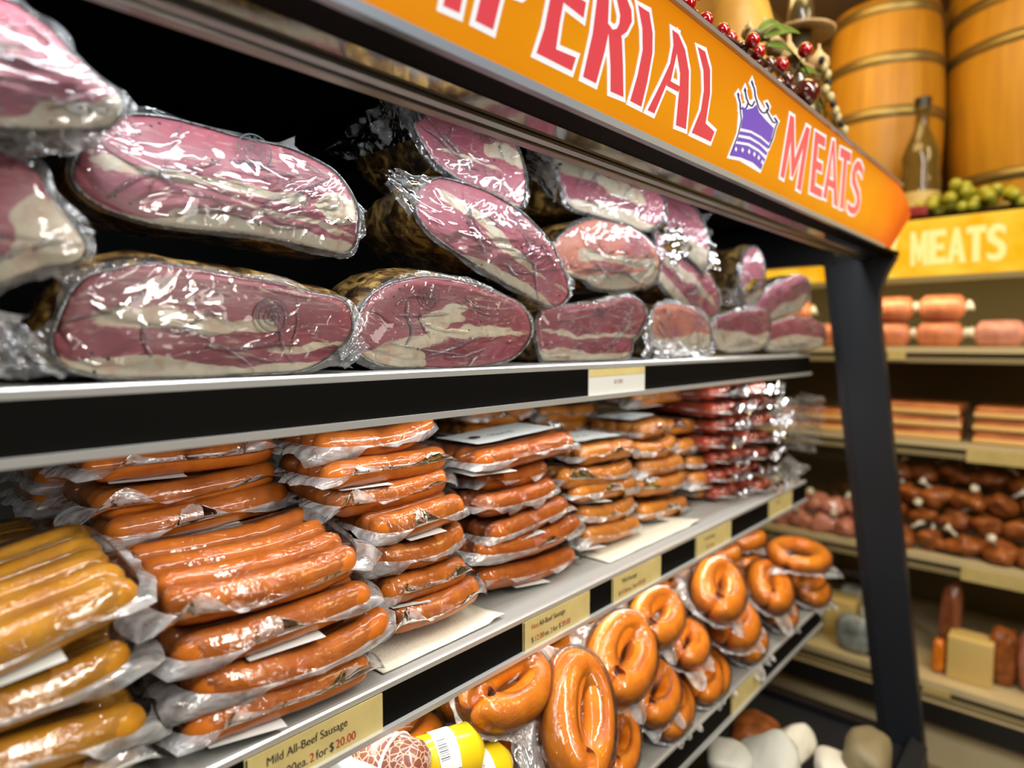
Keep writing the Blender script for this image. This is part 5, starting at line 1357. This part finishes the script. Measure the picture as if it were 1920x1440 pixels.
# green grapes
pg = on_y(1815, 392, 2.80)
M['grape'] = pbsdf('green_grape_skin', (.36,.36,.03), .35, coat=.3, sss=.2)
t = thing('grape_bunch', 'bunch of artificial green grapes lying on the far case below the large barrel', 'grapes', (pg.x, 2.80, 1.952))
rg = random.Random(2)
gm = mesh('grape', *(lambda mb: (mb.v, mb.f))(MB().ball((0,0,0), .021)), M['grape'])
for i in range(46):
    u = rg.uniform(-1, 1); x = u*.145; h = (1-u*u*.8)*.085
    o = put('grape', gm, t); o.location = (x, rg.uniform(-.05,.05), .021+rg.uniform(0, h))
MB().tube([(-.14,0,.05),(-.03,0,.08),(.12,.01,.05)], .004, 6).build('stem', pbsdf('green_stem', (.12,.13,.02), .6), t, world=False)
# ================================================================ decorations on the near canopy
M['berry'] = pbsdf('glossy_red_berry', (.33,.002,.004), .12, coat=1.0, coat_r=.03, sss=.1)
M['cherry'] = pbsdf('dark_cherry_skin', (.075,.010,.006), .10, coat=1.0, coat_r=.03)
M['leaf'] = pbsdf('waxy_green_leaf', (.13,.20,.02), .45, col2=(.05,.10,.01), nscale=20)
M['twig'] = pbsdf('dark_twig', (.05,.02,.01), .7)
M['garlic'] = pbsdf('garlic_skin', (.62,.45,.22), .5, col2=(.40,.25,.10), nscale=25)
def canopy_pt(px, py, x): return on_x(px, py, x)
XB = -.425
g = thing('berry_garland', 'sprig of glossy red artificial berries trailing along the sign top edge', 'garland', tuple(on_x(1380, 75, XB)))
bl = [(1288,8,15),(1262,-8,14),(1300,32,11),(1323,39,13),(1355,58,12),(1369,73,12),(1411,76,12),(1421,98,12),(1465,122,12),(1510,94,12),(1240,-30,15),(1275,-35,14),(1311,-12,10)]
prev = None; tw = MB()
for i, (px, py, r) in enumerate(bl):
    p = on_x(px, py, XB-.012*(i % 3)); dist = (p-CAM).dot(FWD); rr = r*1.15*dist/FPX
    MB().ball(p, rr, (1,1,1), 18).build('berry', M['berry'], g, smooth=True)
    base_ = Vector((-.47, p.y-.02, 1.914)); mid = (p+base_)/2+Vector((0,0,.012)); tw.tube([base_, mid, p], .0012, 6)
pts = [on_x(x, y, XB-.015) for x, y in ((1225,-50),(1270,-18),(1318,38),(1362,68),(1415,100),(1462,135),(1500,165))]
tw.tube(pts, .0022, 6); tw.build('stem', M['twig'], g)
g = thing('cherry_cluster', 'cluster of dark glossy artificial cherries behind the red berries', 'cherries', tuple(on_x(1450, 150, XB)))
for i, (px, py, r) in enumerate([(1512,174,25),(1442,122,15),(1392,92,13),(1405,108,12),(1458,158,13),(1434,140,12),(1475,150,14),(1418,118,11),(1482,168,11),(1378,84,10)]):
    p = on_x(px, py, XB-.02-.012*(i % 2)); rr = r*(p-CAM).dot(FWD)/FPX
    MB().ball(p, rr, (1,1,1), 18).build('cherry', M['cherry'], g, smooth=True)
def leaf_mb(p0, p1, w, droop=.01):
    v, f = [], []; n_ = 10; d = (p1-p0); side = d.cross(Vector((.8,0,.6))).normalized()
    for i in range(n_+1):
        s = i/n_; c = p0.lerp(p1, s)+Vector((0,0,droop*math.sin(PI*s))); ww = w*math.sin(PI*min(1, s*.9+.06))**.8
        for o_, l_ in ((-1,.18),(-.5,.06),(0,0),(.5,.06),(1,.18)): v.append(c+side*ww*o_+Vector((.6,0,.8))*ww*l_)
    for i in range(n_):
        for k in range(4): f.append((i*5+k, i*5+k+1, i*5+6+k, i*5+5+k))
    return v, f
g = thing('leaf_spray', 'spray of green artificial leaves behind the cherries above the crown', 'leaves', tuple(on_x(1470, 90, -.5)))
for a, b_, w in (((1432,70),(1500,62),.012),((1440,85),(1498,110),.014),((1470,90),(1520,150),.012),((1490,120),(1530,200),.012),((1525,190),(1572,246),.010),((1515,150),(1550,220),.011),((1420,60),(1468,48),.010),((1500,135),(1545,150),.010)):
    v, f = leaf_mb(on_x(*a, -.47), on_x(*b_, -.46), w)
    o = part('leaf', v, f, M['leaf'], g); md = o.modifiers.new('t', 'SOLIDIFY'); md.thickness = .0008
# garlic braid and hanging beads
g = thing('garlic_string', 'string of pale garlic bulbs on the canopy beside the green leaves', 'garlic', tuple(on_x(1470, 130, -.50)))
for i, (px, py, r) in enumerate([(1478,118,30),(1452,88,20),(1432,62,17),(1405,62,15),(1535,118,20),(1530,140,16)]):
    p = on_x(px, py, -.49-.01*(i % 2)); rr = r*(p-CAM).dot(FWD)/FPX
    mb = MB().lathe([(0,-rr*.8),(rr*.6,-rr*.75),(rr,-rr*.2),(rr*.9,rr*.3),(rr*.4,rr*.85),(rr*.15,rr*1.3),(rr*.12,rr*1.7),(0,rr*1.72)], p, 16)
    mb.build('garlic_bulb', M['garlic'], g, smooth=True)
MB().tube([on_x(x, y, -.495) for x, y in ((1400,50),(1440,75),(1475,105),(1530,130))], .004, 8).build('braid', M['garlic'], g)
g = thing('bead_string', 'string of pale and dark beads hanging down behind the sign end', 'beads', tuple(on_x(1560, 200, -.47)))
M['bead'] = pbsdf('pale_bead', (.50,.42,.20), .4)
for i, (px, py) in enumerate([(1541,112),(1545,126),(1551,140),(1553,155),(1548,168),(1557,182),(1562,195),(1566,208),(1570,220),(1577,232),(1583,245)]):
    p = on_x(px, py, -.475); rr = (8 if i % 3 else 6)*(p-CAM).dot(FWD)/FPX
    MB().ball(p, rr, (1,1,1.2), 10).build('bead', M['bead'] if i % 3 else M['charcoal'], g, smooth=True)
MB().tube([on_x(x, y, -.475) for x, y in ((1541,105),(1553,155),(1585,248))], .0015, 6).build('cord', M['twig'], g)
# gourds and crockery further back on the canopy
M['gourd'] = pbsdf('yellow_gourd_skin', (.62,.34,.04), .5, col2=(.42,.20,.03), nscale=9)
M['jug'] = pbsdf('dark_glazed_jug', (.06,.045,.02), .25, coat=.6)
def on_canopy(label, name, cat, px, py, x, r, sc, m, group=None):
    p = on_x(px, py, x); rr = r*(p-CAM).dot(FWD)/FPX
    t = thing(name, label, cat, (p.x, p.y, 1.892), group=group)
    hh_ = (p.z-1.892+rr*sc[2])/2; sc = (sc[0], sc[1], hh_/rr); zc = 1.892+hh_
    MB().ball((0,0,zc-1.892), rr, sc, 20).build('body', M[m], t, smooth=True, world=False)
    MB().tube([(0,0,zc-1.892+rr*sc[2]*.9),(0,.004,zc-1.892+rr*sc[2]+.012)], [.004,.003], 8).build('stem', M['twig'], t, world=False)
    return t
on_canopy('large yellow gourd blurred at the top edge above the berries', 'gourd', 'gourd', 1385, 5, -.62, 62, (1.15,1.15,.8), 'gourd')
on_canopy('smaller tan gourd between the large gourd and the garlic', 'gourd', 'gourd', 1432, 50, -.60, 26, (1,1.2,.9), 'gourd')
pj = on_x(1500, 60, -.62)
t = thing('glazed_jug', 'dark glazed jug with a wide pale brim, left of the smaller barrel', 'jug', (pj.x, pj.y, 1.892))
hj = pj.z-1.892
MB().lathe([(0,0),(.055,0),(.062,.03),(.062,hj*.62),(.045,hj*.80),(.030,hj*.95),(.030,hj),(0,hj)], (0,0,0), 24).build('jug_body', M['jug'], t, smooth=True, world=False)
MB().lathe([(.028,hj-.004),(.085,hj-.012),(.088,hj-.006),(.03,hj+.006)], (0,0,0), 28).build('brim', M['garlic'], t, smooth=True, world=False)
MB().lathe([(.03,hj),(.034,hj+.03),(.03,hj+.09),(0,hj+.10)], (0,0,0), 20).build('neck', M['jug'], t, smooth=True, world=False)
# ================================================================ small goods on the near lower shelf and tub
zs3 = SZ3+.001
def yellow_pack(px, py, x, label, rz, L_=.10, r=.026):
    p = on_x(px, py, x)
    t = thing('yellow_sausage_roll', label, 'sausage roll', (p.x, p.y, p.z-.0), group='yellow wrapped rolls', rot=(0,.0,rz))
    prof = [(-L_/2,.004),(-L_/2+.006,.016),(-L_/2+.02,r),(L_/2-.02,r),(L_/2-.006,.016),(L_/2,.004)]
    mb = MB().tube([(u,0,0) for u, q in prof], [q for u, q in prof], 22); mb.build('casing', M['yellow_case'], t, smooth=True, world=False)
    # white sticker round part of it with a barcode
    v = []; f = []; n_ = 12
    for i in range(n_+1):
        a = math.radians(10+130*i/n_)
        for u in (-.010, .018): v.append(Vector((u, -math.cos(a)*(r+.0008), math.sin(a)*(r+.0008))))
    for i in range(n_): f.append((2*i, 2*i+1, 2*i+3, 2*i+2))
    st = put('sticker', mesh('sticker', v, f, M['paper']), t)
    mb = MB(); rb = random.Random(3)
    a = math.radians(30)
    for i in range(12):
        a += math.radians(rb.choice((1.5,2.5,3.5))); a2 = a+math.radians(rb.choice((.8,1.6))); R2 = r+.0014
        mb.add([Vector((-.008,-math.cos(a)*R2,math.sin(a)*R2)),Vector((.004,-math.cos(a)*R2,math.sin(a)*R2)),Vector((.004,-math.cos(a2)*R2,math.sin(a2)*R2)),Vector((-.008,-math.cos(a2)*R2,math.sin(a2)*R2))], [(0,1,2,3)]); a = a2
    mb.build('barcode', M['ink'], st, world=False)
M['yellow_case'] = pbsdf('bright_yellow_casing', (.80,.55,.01), .3, coat=.8)
yellow_pack(822, 1425, -.60, 'bright yellow roll with a white barcode sticker, left one of two', 1.25, .13, .034)
yellow_pack(888, 1452, -.585, 'bright yellow roll nearest the standing ring pack, right one of two', 1.35, .12, .030)
# netted salami
p = on_x(742, 1428, -.60)
m, N, L = mat('netted_salami_skin'); bb = N['Principled BSDF']; tc = N.new('ShaderNodeTexCoord')
vo = N.new('ShaderNodeTexVoronoi'); vo.feature = 'DISTANCE_TO_EDGE'; vo.inputs['Scale'].default_value = 120; L.new(tc.outputs['Object'], vo.inputs['Vector'])
r = N.new('ShaderNodeValToRGB'); r.color_ramp.elements[0].position = .03; r.color_ramp.elements[1].position = .09; r.color_ramp.elements[0].color = (.62,.45,.32,1); r.color_ramp.elements[1].color = (.24,.07,.045,1)
L.new(vo.outputs['Distance'], r.inputs[0]); L.new(r.outputs[0], bb.inputs['Base Color']); bb.inputs['Roughness'].default_value = .4; bb.inputs['Coat Weight'].default_value = .5
t = thing('netted_salami', 'marbled netted salami beside the two yellow rolls', 'salami', tuple(p), rot=(0,0,.25))
prof = [(-.07,.008),(-.06,.024),(-.04,.031),(.025,.031),(.036,.024),(.042,.006)]
MB().tube([(u,0,0) for u, q in prof], [q for u, q in prof], 24).build('casing', m, t, smooth=True, world=False)
MB().tube([(0,-.0315*math.cos(a),.0315*math.sin(a)) for a in [PI*2*i/24 for i in range(25)]], .0022, 8).build('string', M['paper'], t, world=False)
p = on_x(690, 1440, -.64)
o = MB().box((-.05,-.04,-.03),(.05,.04,.03), bev=.008).build('wrapped_pack', M['paper'], smooth=True); o.location = p; tag(o, 'pale printed pack peeking out left of the netted salami', 'meat pack')
# white and beige packs in the tub under the lower shelf
M['olive_box'] = pbsdf('tan_wrapped_pack', (.24,.19,.10), .5, bump=.4, bscale=40)
def tub(px, py, x, sc, m, label, rot=(0,0,0), film=False):
    p = on_x(px, py, x)
    o = put('wrapped_pack', mesh('wrapped_pack', *pillow(sc, px*.1), M[m])); o.location = p; o.rotation_euler = rot
    tag(o, label, 'meat pack'); return o
tub(1438, 1432, -.50, (.07,.075,.035), 'wpack', 'white wrapped pack in the bottom tub, cut by the lower frame edge', (.2,-.5,.3))
tub(1487, 1398, -.52, (.03,.07,.04), 'ypack2' if 'ypack2' in M else 'cap', 'beige wrapped pack standing right of the white one in the tub', (.1,-.6,-.3))
tub(1415, 1385, -.60, (.06,.07,.05), 'smoked', 'brown smoked joint in loose film behind the white pack', (.1,.2,.2))
tub(1365, 1425, -.56, (.05,.05,.03), 'wpack', 'small white pack left of the larger one in the tub', (.1,.1,.5))
tub(1625, 1425, -.36, (.05,.08,.06), 'olive_box', 'beige pack in the bottom tub close to the end frame', (.0,.1,.1))
tub(1560, 1438, -.42, (.04,.05,.03), 'cap', 'round white pack in the bottom tub by the end frame', (.0,.1,.4))
tub(1580, 1390, -.55, (.06,.08,.05), 'smoked', 'brown joint deep in the tub near the end frame', (.0,.1,.4))
